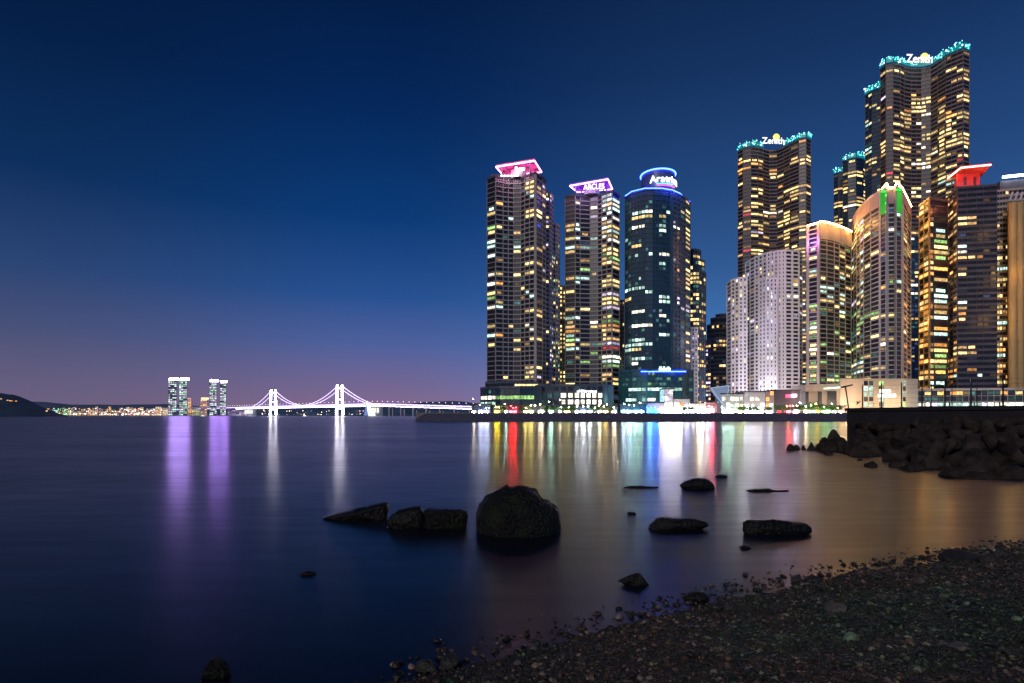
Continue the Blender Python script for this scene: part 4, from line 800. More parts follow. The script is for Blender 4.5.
# ------------------------------------------------------------------ BRIDGE (Y about 2 km)
def bridge():
    TL = Vector((-1048, 2500)); TR = Vector((-635, 2100)); u = (TR-TL).normalized()
    r = empty('suspension_bridge', ((TL.x+TR.x)/2, (TL.y+TR.y)/2, 0), 'long white and violet lit suspension bridge with two towers across the bay', 'bridge')
    wl_ = led('bridge_white', (.76,.66,1), 14); vl = led('bridge_violet', (.56,.42,1), 3); cb = led('bridge_cable', (.70,.55,1), 2.2)
    nn = Vector((u.y, -u.x)); dk = 36.0
    AL = TL-u*240; AR = TR+u*240
    for T, ht in ((TL, 116), (TR, 116)):
        tw = MB(); ls = MB()
        bt = mesh('bridge_tower', [], [], M['white_paint'], r)
        for s in (-1, 1):
            for e in (-6.5, 6.5):
                a = T+nn*s*11+u*e*.1
            a = T+nn*s*13; b = T+nn*s*9.5
            off_ = r.location
            lg = MB(); lg.bar((a.x,a.y,0),(b.x,b.y,ht),3.6,8,r2=2.6); o = lg.build('leg', M['white_paint'], r); o.parent = bt
            st_ = MB(); w1 = nn*0
            for q_ in (Vector((-1,-.3)), Vector((1,-.3))):
                st_.bar((a.x+q_.x*2.8, a.y-3.4, 2),(b.x+q_.x*2.0, b.y-2.6, ht),.85,6)
            o = st_.build('led_strip', led('bridge_tower_led', (.92,.86,1), 60), r); o.parent = bt
            mb_ = MB(); mb_.box((a.x,a.y,3),(14,14,6)); o = mb_.build('pier_base', M['pale'], r); o.parent = bt
        for z in (28, 62, 104):
            a = T+nn*12; b = T-nn*12; c_ = MB(); c_.bar((a.x,a.y,z),(b.x,b.y,z),2.6,6); o = c_.build('crossbeam', led('bridge_beam', (.8,.75,1), 3) , r); o.parent = bt
    # cables
    for s in (-1, 1):
        pts = []
        for k in range(13):
            t_ = k/12; p = AL.lerp(TL, t_)+nn*s*10; pts.append((p.x, p.y, 40+(112-40)*t_**1.5))
        for k in range(1, 25):
            t_ = k/24; p = TL.lerp(TR, t_)+nn*s*10; pts.append((p.x, p.y, 44+(112-44)*(2*t_-1)**2))
        for k in range(1, 13):
            t_ = k/12; p = TR.lerp(AR, t_)+nn*s*10; pts.append((p.x, p.y, 40+(112-40)*(1-t_)**1.5))
        strip(r, 'main_cable', pts, 1.15, cb)
        hg = MB()
        for p in pts[2:-2]:
            if p[2] > 48: hg.bar((p[0],p[1],dk+4),(p[0],p[1],p[2]),.22,4)
        hg.build('hanger_cable', led('bridge_hanger', (.5,.4,.9), .9), r, kind='stuff')
    # deck: main spans, left viaduct (far), right viaduct (near)
    def path(s):   # s measured from TR toward the camera side
        if s < -575-1400: pass
        if s <= 0: p = TR+u*s; z = dk if s > -900 else dk-(-900-s)*.004
        else: p = TR+u*s; z = dk-max(0, s-240)*.030
        return p, z
    dkb = MB(); tr = MB(); li = MB(); vd = MB(); lw = MB()
    S = list(range(-2600, 860, 30))
    for a, b in zip(S, S[1:]):
        p, z = path(a); q, zq = path(b); ang = math.atan2(u.y, u.x); c = (p+q)/2; zz_ = (z+zq)/2
        dkb.box((c.x,c.y,zz_+6.5),(30.2,20,1.6),rz=ang); dkb.box((c.x,c.y,zz_),(30.2,20,1.6),rz=ang)
        f = c+nn*10.3
        # camera side face of each deck carries a light line
        sgn = 1 if (f-Vector((0,0))).length < (c-nn*10.3).length else -1
        f = c+nn*10.4*sgn
        vd.box((f.x,f.y,zz_+6.5),(30.2,.5,3.4),rz=ang); 
        if -1000 < a < 900: lw.box((f.x,f.y,zz_+.2),(30.2,.5,3.2 if a < 300 else 1.6),rz=ang)
        tr.bar((f.x-u.x*15,f.y-u.y*15,zz_+.8),(f.x,f.y,zz_+5.7),.4,4); tr.bar((f.x+u.x*15,f.y+u.y*15,zz_+.8),(f.x,f.y,zz_+5.7),.4,4)
        li.bar((f.x,f.y,zz_+7.3),(f.x,f.y,zz_+15),.18,4); li.box((f.x,f.y,zz_+15.6),(1.3,1.3,1.1),1)
    dkb.build('deck', M['pale'], r); vd.build('led_line', vl, r); lw.build('led_line', wl_, r); tr.build('truss', led('bridge_hanger', (.5,.4,.9), .9), r, kind='stuff')
    li.build('deck_lamps', [M['steel'], led('deck_lamp', (1,.9,1), 5)], r, kind='stuff')
    for s in list(range(-2500, -860, 110))+list(range(330, 860, 66)):
        p, z = path(s); pr_ = MB(); a = p+nn*7; b = p-nn*7; pr_.bar((a.x,a.y,-1),(a.x,a.y,z-.9),2.2,8); pr_.bar((b.x,b.y,-1),(b.x,b.y,z-.9),2.2,8); pr_.build('pier', M['pale'], r)
    for A_ in (AL, AR):
        ac = MB(); ac.box((A_.x,A_.y,16),(46,26,32.5),rz=math.atan2(u.y,u.x)); ac.build('anchorage', M['white_paint'], r)
        c_ = A_+nn*0
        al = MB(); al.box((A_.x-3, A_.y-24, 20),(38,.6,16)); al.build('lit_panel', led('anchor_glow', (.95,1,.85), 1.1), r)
    return AR
AR = bridge()
# sail shaped structure before the right anchorage
r = empty('sail_pavilion', (PX(368,1750), 1750, 0), 'white and blue lit triangular sail structure at the right end of the suspension bridge', 'sail structure')
a, b, c_, d_ = P3(366,401.5,1750), P3(364,415.6,1750), P3(375,415.4,1750), P3(368.5,415.5,1750)
def tri(name, p, mat):
    V = [Vector(q) for q in p]; V2 = [v+Vector((0,8,0)) for v in V]
    mesh(name, [v-r.location for v in V+V2], [(0,1,2),(5,4,3),(0,3,4,1),(1,4,5,2),(2,5,3,0)], mat, r)
tri('left_sail', (a,b,d_), led('sail_blue', (.25,.4,.9), .6)); tri('right_sail', (a,d_,c_), led('sail_white', (.9,1,.95), 2.2))

# ------------------------------------------------------------------ far twin towers and low city
def far_tower(px0, px1, ytop, Y, label, colr, seed, crown=True, fh=7.5, p=.55, cols='cytcn', wall='navy', cs=14, limit=60):
    w_ = PX(px1,Y)-PX(px0,Y)
    t_ = tower('high_rise', label, 'high-rise', [(px0,Y,'O',max(2,round((px1-px0)/1.9))),(px1,Y,'S',1)], 2, PZ(ytop,Y), fh, w_*.45, wall, 'glass_teal', [], [], (p,cols), seed=seed, sty={'O':(2.2,1.2)}, limit=limit, group='high-rises across the bay')
    if crown:
        mb = MB(); c = (PX(px0,Y)+PX(px1,Y))/2; mb.box((c, Y+w_*.35, PZ(ytop,Y)+7), (w_*.95, w_*.4, 8)); mb.build('lit_crown', led('crown_'+str(seed), colr, cs), t_)
    return t_
ft = lambda *a, **k: far_tower(*a, **k)
ft(168.3,176.5,380.5,2600,'leftmost high-rise across the bay with bright white-violet crown',(.50,.30,1),51, cs=170, cols='clncl', p=.6)
ft(179.2,187,380.5,2600,'second high-rise across the bay, paired with the leftmost, violet-white crown',(.50,.30,1),52, cs=170, cols='clncl', p=.6)
ft(209.5,216.6,382,2600,'third high-rise across the bay with violet-white crown, left of a matching pair',(.46,.24,1),53, cs=150, cols='clncl', p=.6)
ft(220.2,226,383,2600,'rightmost high-rise across the bay with violet-white crown',(.46,.24,1),54, cs=150, cols='clncl', p=.6)
ft(187.6,191.3,398,2650,'short orange-lit block right of the leftmost pair of high-rises',(1,.7,.4),55,False,6,.6,'oyw','tan')
ft(200.5,207,400,2650,'short orange-lit block with small lit top between the two high-rise pairs',(1,.75,.3),56,True,6,.5,'owd','tan', cs=2)
ft(155.5,161.5,407,2650,'low pale building left of the leftmost high-rise',(1,1,1),57,False,5,.5,'ywp','pale')
ft(162.5,168,408,2650,'low cream building beside the leftmost high-rise',(1,1,1),58,False,5,.6,'ywp','pale')
ft(191.8,199.5,409,2660,'low wide green-lit building between the two high-rise pairs',(1,1,1),59,False,5,.6,'ggy','pale')
ft(227.5,247,410.5,2660,'long low violet-lit terminal building right of the high-rises',(1,1,1),60,False,5,.6,'lln','pale')
rg = random.Random(5); spots = []
x = 55
while x < 153:
    w_ = rg.uniform(1.6, 3.6); spots.append((x, x+w_, rg.uniform(406.8, 411.5), rg.choice((2700,2850,3000)))); x += w_+rg.uniform(.1,.8)
KINDS = [('white','white'),('tan','tan'),('rose','rose'),('grey_lilac','grey'),('pale','pale')]
for i, (a, b, yt, Y) in enumerate(spots):
    k = rg.choice(KINDS); green = a < 72
    col = 'ggyc' if green else 'yowplo'
    l_ = '%s low waterfront block across the bay, %s from the dark headland' % (k[1], oword(i+1))
    tower('waterfront_block', l_, 'building', [(a,Y,'O',2),(b,Y,'S',1)], 1.5, PZ(yt,Y), 6.5, 18, k[0], 'glass_dark', [], [], (.5,col), seed=100+i, sty={'O':(2.6,1.6)}, limit=12, group='low blocks across the bay', side='S')
# lights strung along the far waterline and up the slopes
mb = MB(); mts = [WIN['w'], WIN['y'], WIN['c'], WIN['o'], led('shore_hot', (1,.8,.55), 9), led('shore_pink', (1,.55,.8), 7), led('shore_green', (.4,1,.4), 2.5)]
for k in range(420):
    px = rg.uniform(56,168) if k < 300 else rg.uniform(228,372); Y = 2650 if px < 200 else 3380
    py = rg.choice((413.6,414.2,414.6)) if rg.random() < .55 else rg.uniform(408.5,413)
    if px > 200 and py < 410: py = 411
    s = rg.uniform(1.2,3.4); mb.box((PX(px,Y), Y-6-rg.uniform(0,20), PZ(py,Y)), (s,1,s), rg.choice((0,0,1,1,2,3,4,5)) if px > 72 else rg.choice((1,6,6,2)))
o = mb.build('shoreline_lights', mts); o['kind'] = 'stuff'
mb = MB()
for (px, py) in ((1,398.4),(2.5,398.6),(4,399),(10.5,400.4),(13,400.8),(15,401),(19,401.2),(49.5,411),(51,409)):
    mb.box((PX(px,1700), 1690, PZ(py,1700)), (3.2,3,2.2), rng.choice((0,1)))
o = mb.build('hillside_lights', [WIN['o'], WIN['w']]); o['kind'] = 'stuff'
# small boat
def boat(px, Y, label, s=1.0):
    x = PX(px,Y); r_ = empty('motor_boat', (x,Y,0), label, 'boat')
    L_ = 12*s; vs = [(-L_/2,-1.6,1.6),(L_/2,0,2.2),(-L_/2,1.6,1.6),(-L_/2,-1.1,-.2),(L_/2*.85,0,-.2),(-L_/2,1.1,-.2)]
    mesh('hull', vs, [(0,1,2),(5,4,3),(0,3,4,1),(1,4,5,2),(2,5,3,0)], M['white_paint'], r_)
    mb_ = MB(); mb_.box((x-1,Y,2.6),(5*s,2.2,2)); mb_.build('cabin', led('boat_cabin', (1,.9,.95), 1.6), r_)
    mb_ = MB(); mb_.bar((x-1,Y,3.6),(x-1,Y,7.5),.1,5); mb_.build('mast', M['steel'], r_)
boat(305, 1350, 'small white motor boat on the water below the bridge mid-span', 1.2)
boat(203, 1800, 'tiny white motor boat on the water before the high-rises across the bay', 1.4)

# ------------------------------------------------------------------ SEA WALL, fence, armour units
wall_m = pmat('seawall_concrete', (.017,.015,.018), .9, var=.5, scale=.8, bump=.5, bscale=4)
WA = (PX(847,68), 68); WB = (PX(1024,50)+.2, 50)
dv = Vector((WB[0]-WA[0], WB[1]-WA[1])).normalized(); WE = (WA[0]+dv.x*60, WA[1]+dv.y*60)
wt = 3.88
r = empty('sea_wall', (WA[0], WA[1], 0), 'dark concrete sea wall running in from the right above the boulders', 'sea wall')
mb = MB(); mb.prism([WA, WE, (WE[0]+40, WE[1]), (WA[0]+42, WA[1]+3), ], -1, wt-.35); mb.build('wall_body', wall_m, r)
n_ = Vector((dv.y, -dv.x)); 
if n_.x > 0: n_ = -n_
mb = MB(); p0 = Vector(WA)+n_*.15-dv*.15; p1 = Vector(WE)+n_*.15; p2 = p1-n_*1.4; p3 = p0-n_*1.4
mb.prism([p0, p1, p2, p3], wt-.345, wt); mb.build('coping', wall_m, r)
# fence on it
fr = empty('wire_fence', (WA[0], WA[1], wt), 'tall thin dark post and wire fence standing on the sea wall', 'fence')
wire = MB(); pts = []
for px, top in ((862.5,384.5),(881.5,383.5),(901.5,382.5),(922,381.5),(931.5,384),(945,380),(952,384.5),(971,378),(977,384),(1003,374.5),(1040,370),(1090,365)):
    # intersection of the view ray with the wall line
    t_ = (px-512)/F; s = (WA[0]+.5-t_*WA[1])/(t_*dv.y-dv.x); x, y = WA[0]+.5+dv.x*s, WA[1]+dv.y*s
    z = PZ(top, y); th = top in (384, 384.5) and px > 900
    pm = MB(); pm.bar((x,y,wt-.001),(x,y,z),.045 if th else .085,6,r2=.035 if th else .06); pm.box((x,y,wt+.03),(.3,.3,.06)); pm.build('post', M['black_metal'], fr)
    pts.append((x,y,z))
for hgt in (.5,1.0,1.5,2.0,2.45):
    for a, b in zip(pts, pts[1:]): wire.bar((a[0],a[1],wt+hgt),(b[0],b[1],wt+hgt),.008,4)
wire.build('wire', pmat('wire', (.05,.06,.06), .5, metal=.6), fr, kind='stuff')
lp = empty('leaning_pole', (PX(848.6,67.5), 67.5, wt), 'leaning dark pole with a crossarm at the left end of the sea wall', 'pole')
mb = MB(); mb.bar((PX(848.6,67.5),67.5,wt-.002),(PX(845.4,67.5),67.5,PZ(386.6,67.5)),.075,6); mb.build('post', M['black_metal'], lp)
mb = MB(); mb.bar((PX(841.5,67.5),67.5,PZ(387.4,67.5)),(PX(852.5,67.5),67.5,PZ(384.8,67.5)),.1,6); mb.build('crossarm', M['black_metal'], lp)
# bird in flight over the wall
def bird():
    Y = 66; x, z = PX(858.5,Y), PZ(402.6,Y)
    vs = []; fs = []; n = 8
    prof = [(-.40,.01),(-.30,.05),(-.12,.09),(.08,.08),(.2,.05),(.27,.055),(.33,.03),(.40,.006)]
    ax = Vector((.72,0,.62)); up = Vector((-.62,0,.72)); sd_ = Vector((0,1,0))
    for (s, r_) in prof:
        for k in range(n): a = 2*math.pi*k/n; vs.append(ax*s+up*math.sin(a)*r_+sd_*math.cos(a)*r_)
    for i in range(len(prof)-1):
        for k in range(n): fs.append((i*n+k, i*n+(k+1)%n, (i+1)*n+(k+1)%n, (i+1)*n+k))
    def wing_(d, tipz):
        b = len(vs); 
        for p in ((.12,0,.04),(-.14,0,.04),(-.05,.25*d,.16),(-.30,.52*d,tipz),(-.02,.30*d,.18),(.10,.22*d,.15)):
            vs.append(ax*p[0]+sd_*p[1]+up*p[2])
            vs.append(ax*p[0]+sd_*p[1]+up*(p[2]-.02))
        o_ = [b+2*k for k in (0,1,2,3,4,5)]; u_ = [k+1 for k in o_]
        fs.append(tuple(o_)); fs.append(tuple(reversed(u_)))
        for k in range(6): fs.append((o_[k], u_[k], u_[(k+1)%6], o_[(k+1)%6]))
    wing_(1, .35); wing_(-1, .38)
    o = mesh('bird', vs, fs, M['black_metal'], loc=(x,Y,z)); tag(o, 'small dark bird with raised wings just above the sea wall', 'bird')
bird()

def rock_mesh(seed, sx_, sy_, sz_, sub=4, amp=.35, flat=.0, cuts=7, freq=1.2):
    bm = bmesh.new(); bmesh.ops.create_icosphere(bm, subdivisions=sub, radius=1); rg = random.Random(seed)
    pl = []
    for _ in range(cuts):
        v = Vector((rg.gauss(0,1),rg.gauss(0,1),rg.gauss(0,.8))).normalized(); pl.append((v, rg.uniform(.55,.85)))
    off_ = Vector((seed*3.1, seed*1.7, 0))
    for v in bm.verts:
        p = v.co.copy()
        for n, d in pl:
            k = p.dot(n)-d
            if k > 0: p -= n*k*.9
        p *= 1+amp*.5*noise.noise(p*freq+off_)+amp*.18*noise.noise(p*freq*3.1+off_)+amp*.07*noise.noise(p*freq*9+off_)+amp*.03*noise.noise(p*freq*24+off_)
        v.co = Vector((p.x*sx_, p.y*sy_, p.z*sz_))
    return bm
rockm = pmat('wet_rock', (.005,.005,.0045), .5, var=.8, scale=3, bump=1.0, bscale=9, spec=.3)
def mossy():
    m, t, b = new_mat('mossy_rock'); tcn = t.nodes.new('ShaderNodeTexCoord'); n = t.nodes.new('ShaderNodeTexNoise'); n.inputs['Scale'].default_value = 2.2; n.inputs['Detail'].default_value = 8
    t.links.new(tcn.outputs['Object'], n.inputs[0]); rp = t.nodes.new('ShaderNodeValToRGB'); t.links.new(n.outputs[0], rp.inputs[0])
    rp.color_ramp.elements[0].position = .48; rp.color_ramp.elements[0].color = (.004,.004,.0035,1); rp.color_ramp.elements[1].position = .68; rp.color_ramp.elements[1].color = (.011,.019,.006,1)
    t.links.new(rp.outputs[0], b.inputs['Base Color']); b.inputs['Roughness'].default_value = .52; b.inputs['Specular IOR Level'].default_value = .3
    n2 = t.nodes.new('ShaderNodeTexNoise'); n2.inputs['Scale'].default_value = 12; n2.inputs['Detail'].default_value = 10; t.links.new(tcn.outputs['Object'], n2.inputs[0])
    bp = t.nodes.new('ShaderNodeBump'); bp.inputs['Strength'].default_value = 1; bp.inputs['Distance'].default_value = .14; t.links.new(n2.outputs[0], bp.inputs['Height']); t.links.new(bp.outputs[0], b.inputs['Normal'])
    return m
moss = mossy()
def put_rock(label, px, ybase, wpx, hpx, seed, dz=0, depth=.8, rot=(0,0,0), mat=None, name='boulder', group='boulders in the shallow water', z=None, sub=4, **kw):
    """centre column px, waterline row, visible width and height in pixels"""
    Y = CH*F/(ybase-HY) if z is None else z[0]; zb = 0 if z is None else z[1]
    wd = wpx/F*Y/2; hg = hpx/F*Y
    bm = rock_mesh(seed, wd*1.08, wd*depth, hg/.80*1.0, sub=sub, **kw)
    bmesh.ops.rotate(bm, verts=bm.verts, matrix=Euler([R(a) for a in rot]).to_matrix())
    xs = [v.co.x for v in bm.verts]; zs = [v.co.z for v in bm.verts]; s_ = wd*2/(max(xs)-min(xs)); k = hg/max(zs)
    for v in bm.verts: v.co.x = (v.co.x-(max(xs)+min(xs))/2)*s_; v.co.z *= k if v.co.z > 0 else .8
    me = bpy.data.meshes.new(name); bm.to_mesh(me); bm.free(); me.materials.append(mat or rockm); me.polygons.foreach_set('use_smooth', [True]*len(me.polygons))
    o = bpy.data.objects.new(name, me); COL.objects.link(o); o.location = (PX(px,Y), Y+wd*depth*.4, zb); tag(o, label, 'rock', group); return o
# big double-humped boulder: one body from two blended humps
def big_boulder():
    Y = CH*F/(533-HY); bm = bmesh.new(); bmesh.ops.create_icosphere(bm, subdivisions=5, radius=1)
    s_ = Y/F
    prof = [(475,14),(479,26),(484,34),(492,40),(500,45),(508,49),(510,46),(513,46),(518,49),(526,48),(534,44),(540,39),(541,34),(548,31),(555,28),(559,21),(562,12)]
    def H(px):
        if px <= prof[0][0]: return prof[0][1]
        for (a, ha), (b, hb) in zip(prof, prof[1:]):
            if a <= px <= b: return ha+(hb-ha)*(px-a)/(b-a)
        return prof[-1][1]
    for v in bm.verts:
        p = v.co.normalized(); rad = math.hypot(p.x, p.z)
        px = 518.5+p.x*43.5
        h_ = H(px)/math.sqrt(max(.06, 1-min(.94,(p.x)**2))) if p.z > 0 else 30
        z = (abs(p.z)**.8)*min(h_, 75)*(1 if p.z > 0 else -1)
        if p.z > 0: z = min(z, H(px)*(1-.5*max(0,abs(p.y)-.3)))
        nz_ = noise.noise(p*2.3)*3.4+(abs(noise.noise(p*5))-.25)*5+noise.noise(p*11)*1.3+noise.noise(p*26)*.6
        q = Vector(((px-518.5+p.x*nz_*.4)*s_, p.y*34*s_*(1+.1*noise.noise(p*2+Vector((5,0,0)))), (z*.95+nz_*.5)*s_))
        v.co = q
    me = bpy.data.meshes.new('boulder'); bm.to_mesh(me); bm.free(); me.materials.append(moss); me.polygons.foreach_set('use_smooth', [True]*len(me.polygons))
    o = bpy.data.objects.new('boulder', me); COL.objects.link(o); o.location = (PX(518.5,Y), Y+.3, 0); tag(o, 'largest double-humped mossy boulder standing in the shallow water', 'rock', 'boulders in the shallow water')
big_boulder()
def slab_rock(label, outline, ybase, depth, mat=None, seed=0, tilt=0):
    """a boulder from a side outline (px, py), bulged and roughened in depth"""
    Y = CH*F/(ybase-HY); s_ = Y/F; cx_ = sum(p[0] for p in outline)/len(outline)
    pts = [((p[0]-cx_)*s_, (ybase-p[1])*s_) for p in outline]
    depth *= .62; rows = 9; vs = []; fs = []; n = len(pts); cz = sum(p[1] for p in pts)/n
    res = []
    for i in range(n):
        a, b = pts[i], pts[(i+1)%n]; m_ = max(1, int(math.dist(a,b)/(.05)))
        for k in range(m_): res.append((a[0]+(b[0]-a[0])*k/m_, a[1]+(b[1]-a[1])*k/m_))
    n = len(res)
    for j in range(rows+1):
        v = -1+2*j/rows; sc_ = (1-abs(v)**2.6)**.5 if abs(v) < 1 else 0.02
        sc_ = max(.03, sc_)
        for (x, z) in res:
            p = Vector((x*sc_, v*depth*s_, cz+(z-cz)*sc_))
            kk = min(1, (max(q[0] for q in pts)-min(q[0] for q in pts))/1.6); nv = kk*(noise.noise(Vector((x*3, v*2, z*3+seed)))*.06+noise.noise(Vector((x*9, v*5, z*9+seed)))*.04+noise.noise(Vector((x*25, v*12, z*25+seed)))*.016)
            d = Vector((x, 0, z-cz)); d = d.normalized() if d.length > 1e-4 else Vector((0,0,1))
            vs.append(p+d*nv+Vector((0,nv*.6,0)))
    for j in range(rows):
        for i in range(n): fs.append((j*n+i, (j+1)*n+i, (j+1)*n+(i+1)%n, j*n+(i+1)%n))
    fs += [tuple(range(n)), tuple(range(rows*n+n-1, rows*n-1, -1))]
    o = mesh('boulder', vs, fs, mat or rockm, smooth=True, loc=(PX(cx_,Y), Y+.2, 0)); tag(o, label, 'rock', 'boulders in the shallow water'); return o
slab_rock('long wedge-shaped dark rock tapering left, leftmost of the rocks in mid water', [(320,519.5),(334,515),(352,511),(370,506.5),(380,504.5),(386,505),(387.5,509),(386.5,523),(350,524),(326,522.5)], 520, 18, seed=1)
slab_rock('dark peaked rock touching the left side of the flat greenish rock', [(385,524),(390,516),(398,511),(410,508.5),(420,507.3),(422,511),(424.5,518),(423.5,532),(404,536),(390,532)], 528.5, 17, seed=2)
slab_rock('flat-topped greenish block of rock between the peaked rock and largest boulder', [(423,512),(426,509.5),(440,511),(452,511.5),(460,510.5),(465.5,512.5),(466.5,517),(466,531),(445,534),(424,533)], 529, 17, moss, seed=3)
slab_rock('low flat-topped dark rock with blunt left end, below the white light streaks', [(650,531),(652,526),(657,520.5),(664,518),(673,519.5),(684,520.5),(694,519.5),(704,521),(710.5,524.5),(711,527),(700,532),(670,534),(652,534)], 530.5, 16, seed=4)
slab_rock('long rounded slab rock right of the low flat-topped rock', [(746.5,530),(748,524.5),(752,522),(763,521.5),(780,521.8),(796,523),(809,525),(815,528.5),(815,533),(808,538),(780,541),(756,539),(748,536)], 535, 16, seed=5)
slab_rock('dark low hump rock amid the bright white reflections', [(682,486),(687,482.5),(693,480.5),(700,478.5),(706,479),(711,481.5),(715.5,485),(716,490),(704,493),(686,491)], 489, 11, seed=6)
slab_rock('small flat rock right behind the low hump rock', [(717,477),(720,475),(726,475),(729,477),(727,479.5),(719,479.5)], 478, 5, seed=7)
slab_rock('thin nearly submerged ledge of rock right of the low hump rock', [(748,491),(756,489.5),(770,490),(780,491),(790,490.5),(792,492.5),(780,494.5),(758,494)], 492, 6, seed=8)
slab_rock('sharp triangular dark rock near the pebble beach', [(620,584),(630,580),(640,576),(643,577),(649,584),(655,592),(652,594),(634,592)], 588, 6, seed=9)
slab_rock('small rounded dark rock just off the pebble beach', [(688,601.5),(694,598),(701,595.5),(708,596),(712.5,599.5),(713,606),(702,609),(691,607)], 604.5, 11, seed=10)
slab_rock('tiny dark rock tip in the calm water left of the low flat-topped rock', [(628,514.5),(631,512.8),(636,513.2),(638,515.5),(632,517)], 515.5, 4, seed=11)
slab_rock('submerged thin dark ledge left of the low hump rock', [(624,488),(632,486.6),(648,486.9),(660,487.4),(658,489.5),(630,489.6)], 488.3, 5, seed=12)
slab_rock('faint barely emerging stone in the dark water left of the wedge-shaped rock', [(295,576.5),(301,574.3),(309,575),(313,577.5),(303,579)], 577.5, 6, seed=13)
slab_rock('dark stone breaking the water at the bottom left of the photo', [(192,686),(196,674),(201,666.5),(207,664),(213,668),(219,677),(222,688)], 685, 14, moss, seed=14)
slab_rock('small dark stone between the two humps of shore rocks at right of long slab', [(742,549),(747,547.4),(752,548),(755,550.5),(748,552)], 550.5, 5, seed=15)

# armour units
arm_m = pmat('armour_concrete', (.033,.026,.023), .85, var=.8, scale=1.5, bump=.6, bscale=7, spec=.12)
def tetra_mesh():
    bm = bmesh.new(); rg = random.Random(3)
    bmesh.ops.create_icosphere(bm, subdivisions=2, radius=.52)
    for d in ((0,0,1),(.943,0,-.333),(-.471,.816,-.333),(-.471,-.816,-.333)):
        d = Vector(d); q = d.to_track_quat('Z','Y'); ret = bmesh.ops.create_cone(bm, cap_ends=True, segments=14, radius1=.50, radius2=.33, depth=1.15)
        vv = ret['verts']; tip = [v for v in vv if v.co.z > .5]
        bmesh.ops.bevel(bm, geom=list({e for v in tip for e in v.link_edges if e.other_vert(v) in tip}), offset=.09, segments=2, affect='EDGES') if False else None
        for v in vv: v.co = q @ (v.co+Vector((0,0,.62)))
    me = bpy.data.meshes.new('tetrapod'); bm.to_mesh(me); bm.free(); me.materials.append(arm_m)
    return me
TM = tetra_mesh()
me0 = []
for sd_ in range(4):
    bm = rock_mesh(40+sd_, 1, 1, .8, sub=4, amp=.4); me = bpy.data.meshes.new('armour_boulder'); bm.to_mesh(me); bm.free(); me.materials.append(arm_m); me.polygons.foreach_set('use_smooth', [True]*len(me.polygons)); me0.append(me)
# rubble slope under them
def base_x(y):   # waterline of the pile in world x, by distance
    return (24.0 if y < 38 else 24+(y-38)*.5 if y < 46 else 28+(y-46)*.62) + .5*math.sin(y*.7)
vs = []; fs = []; ny, nx = 60, 14
for j in range(ny+1):
    y = 6+62*j/ny
    for i in range(nx+1):
        v = i/nx; xw = WA[0]+dv.x*((y-WA[1])/dv.y) if True else 0; xb = base_x(y)
        x = xb+(xw+1-xb)*v; z = -.6+(2.9)*v**.8+noise.noise(Vector((x*.5,y*.5,3)))*.5*(1-v)
        vs.append((x,y,z))
for j in range(ny):
    for i in range(nx): a = j*(nx+1)+i; fs.append((a,a+1,a+nx+2,a+nx+1))
mesh('rubble_slope', vs, fs, arm_m)['kind'] = 'structure'
rg = random.Random(12); cnt = 0
for j in range(17):
    y = 22+j*2.75
    xb = base_x(y); xw = WA[0]+dv.x*((y-WA[1])/dv.y)
    nrow = max(2, int((xw-xb)/2.5))
    for i in range(nrow):
        v = (i+.4+rg.uniform(-.2,.2))/nrow; x = xb+(xw-xb)*v-.3; yy_ = y+rg.uniform(-.9,.9); z = -.15+(2.6+(.55 if y < 46 else -.25))*v**.9+rg.uniform(-.1,.2)
        px, py = proj(x, yy_, z)
        if px > 1050: continue
        if v < .12 or rg.random() < .12:
            o = bpy.data.objects.new('armour_boulder', rg.choice(me0)); s = rg.uniform(.7,1.15)
            tag(o, 'dark boulder in armour pile, %s row from near end, %s up from sea' % (oword(j+1), oword(i+1)), 'boulder', 'boulders along the armour pile')
        else:
            o = bpy.data.objects.new('tetrapod', TM); s = rg.uniform(.92,1.12)
            tag(o, 'dark concrete tetrapod, %s row from near end, %s up from sea' % (oword(j+1), oword(i+1)), 'tetrapod', 'armour units piled against the sea wall')
        COL.objects.link(o); o.location = (x,yy_,z); o.scale = (s,s,s); o.rotation_euler = (rg.uniform(0,6.3),rg.uniform(0,6.3),rg.uniform(0,6.3)); cnt += 1
# the tail of round stones running left from the wall's foot and strays at the water line
TAIL = [(791,450.5,8,7),(797,450,8,5.5),(804.5,450,5,5),(811.5,450,8,8),(819,450.5,7,7),(825,451,13,14),(832,451,12,12),(835.5,450,15,21),(829.5,455,8,6),(843,451,12,14),(850,453,12,13),(858,454,12,10)]
lb = nth_labels(['t']*8, lambda k, s: 'round dark stone at the tip of the armour pile, %s' % s.rstrip(', '))
ORDN = ['first','second','third','fourth','fifth','sixth','seventh','eighth','ninth','tenth','eleventh','twelfth']
for i, (px, yb, w_, h_) in enumerate(TAIL):
    put_rock('%s stone from the left in the line of dark stones at the pile tip' % ORDN[i], px, yb, w_, h_, 60+i, group='round stones at the tip of the armour pile', sub=3, mat=arm_m, amp=.3, cuts=4)
STR = [(873,467,13,6,'low dark round stone alone in the water left of the armour pile foot'),(860,460.6,5,2,'tiny flat stone beside the lone round stone at the pile foot'),(897,467,14,6,'second low round stone in the water at the armour pile foot'),(915,470.5,26,7,'broad low dark rock in front of the armour pile'),(905,463,14,4,'flat dark rock behind the broad low rock'),(958,477,28,10,'largest dark rock at the near foot of the armour pile'),(983,479,34,7,'long low rock right of the largest pile-foot rock'),(1010,478.5,36,13,'dark rock cut by the right edge of the photo at the pile foot'),(935,466,22,8,'mid-sized dark rock between broad low rock and largest pile-foot rock')]
for i, (px, yb, w_, h_, l_) in enumerate(STR): put_rock(l_, px, yb, w_, h_, 80+i, group='rocks at the foot of the armour pile', mat=arm_m, amp=.3, cuts=5)

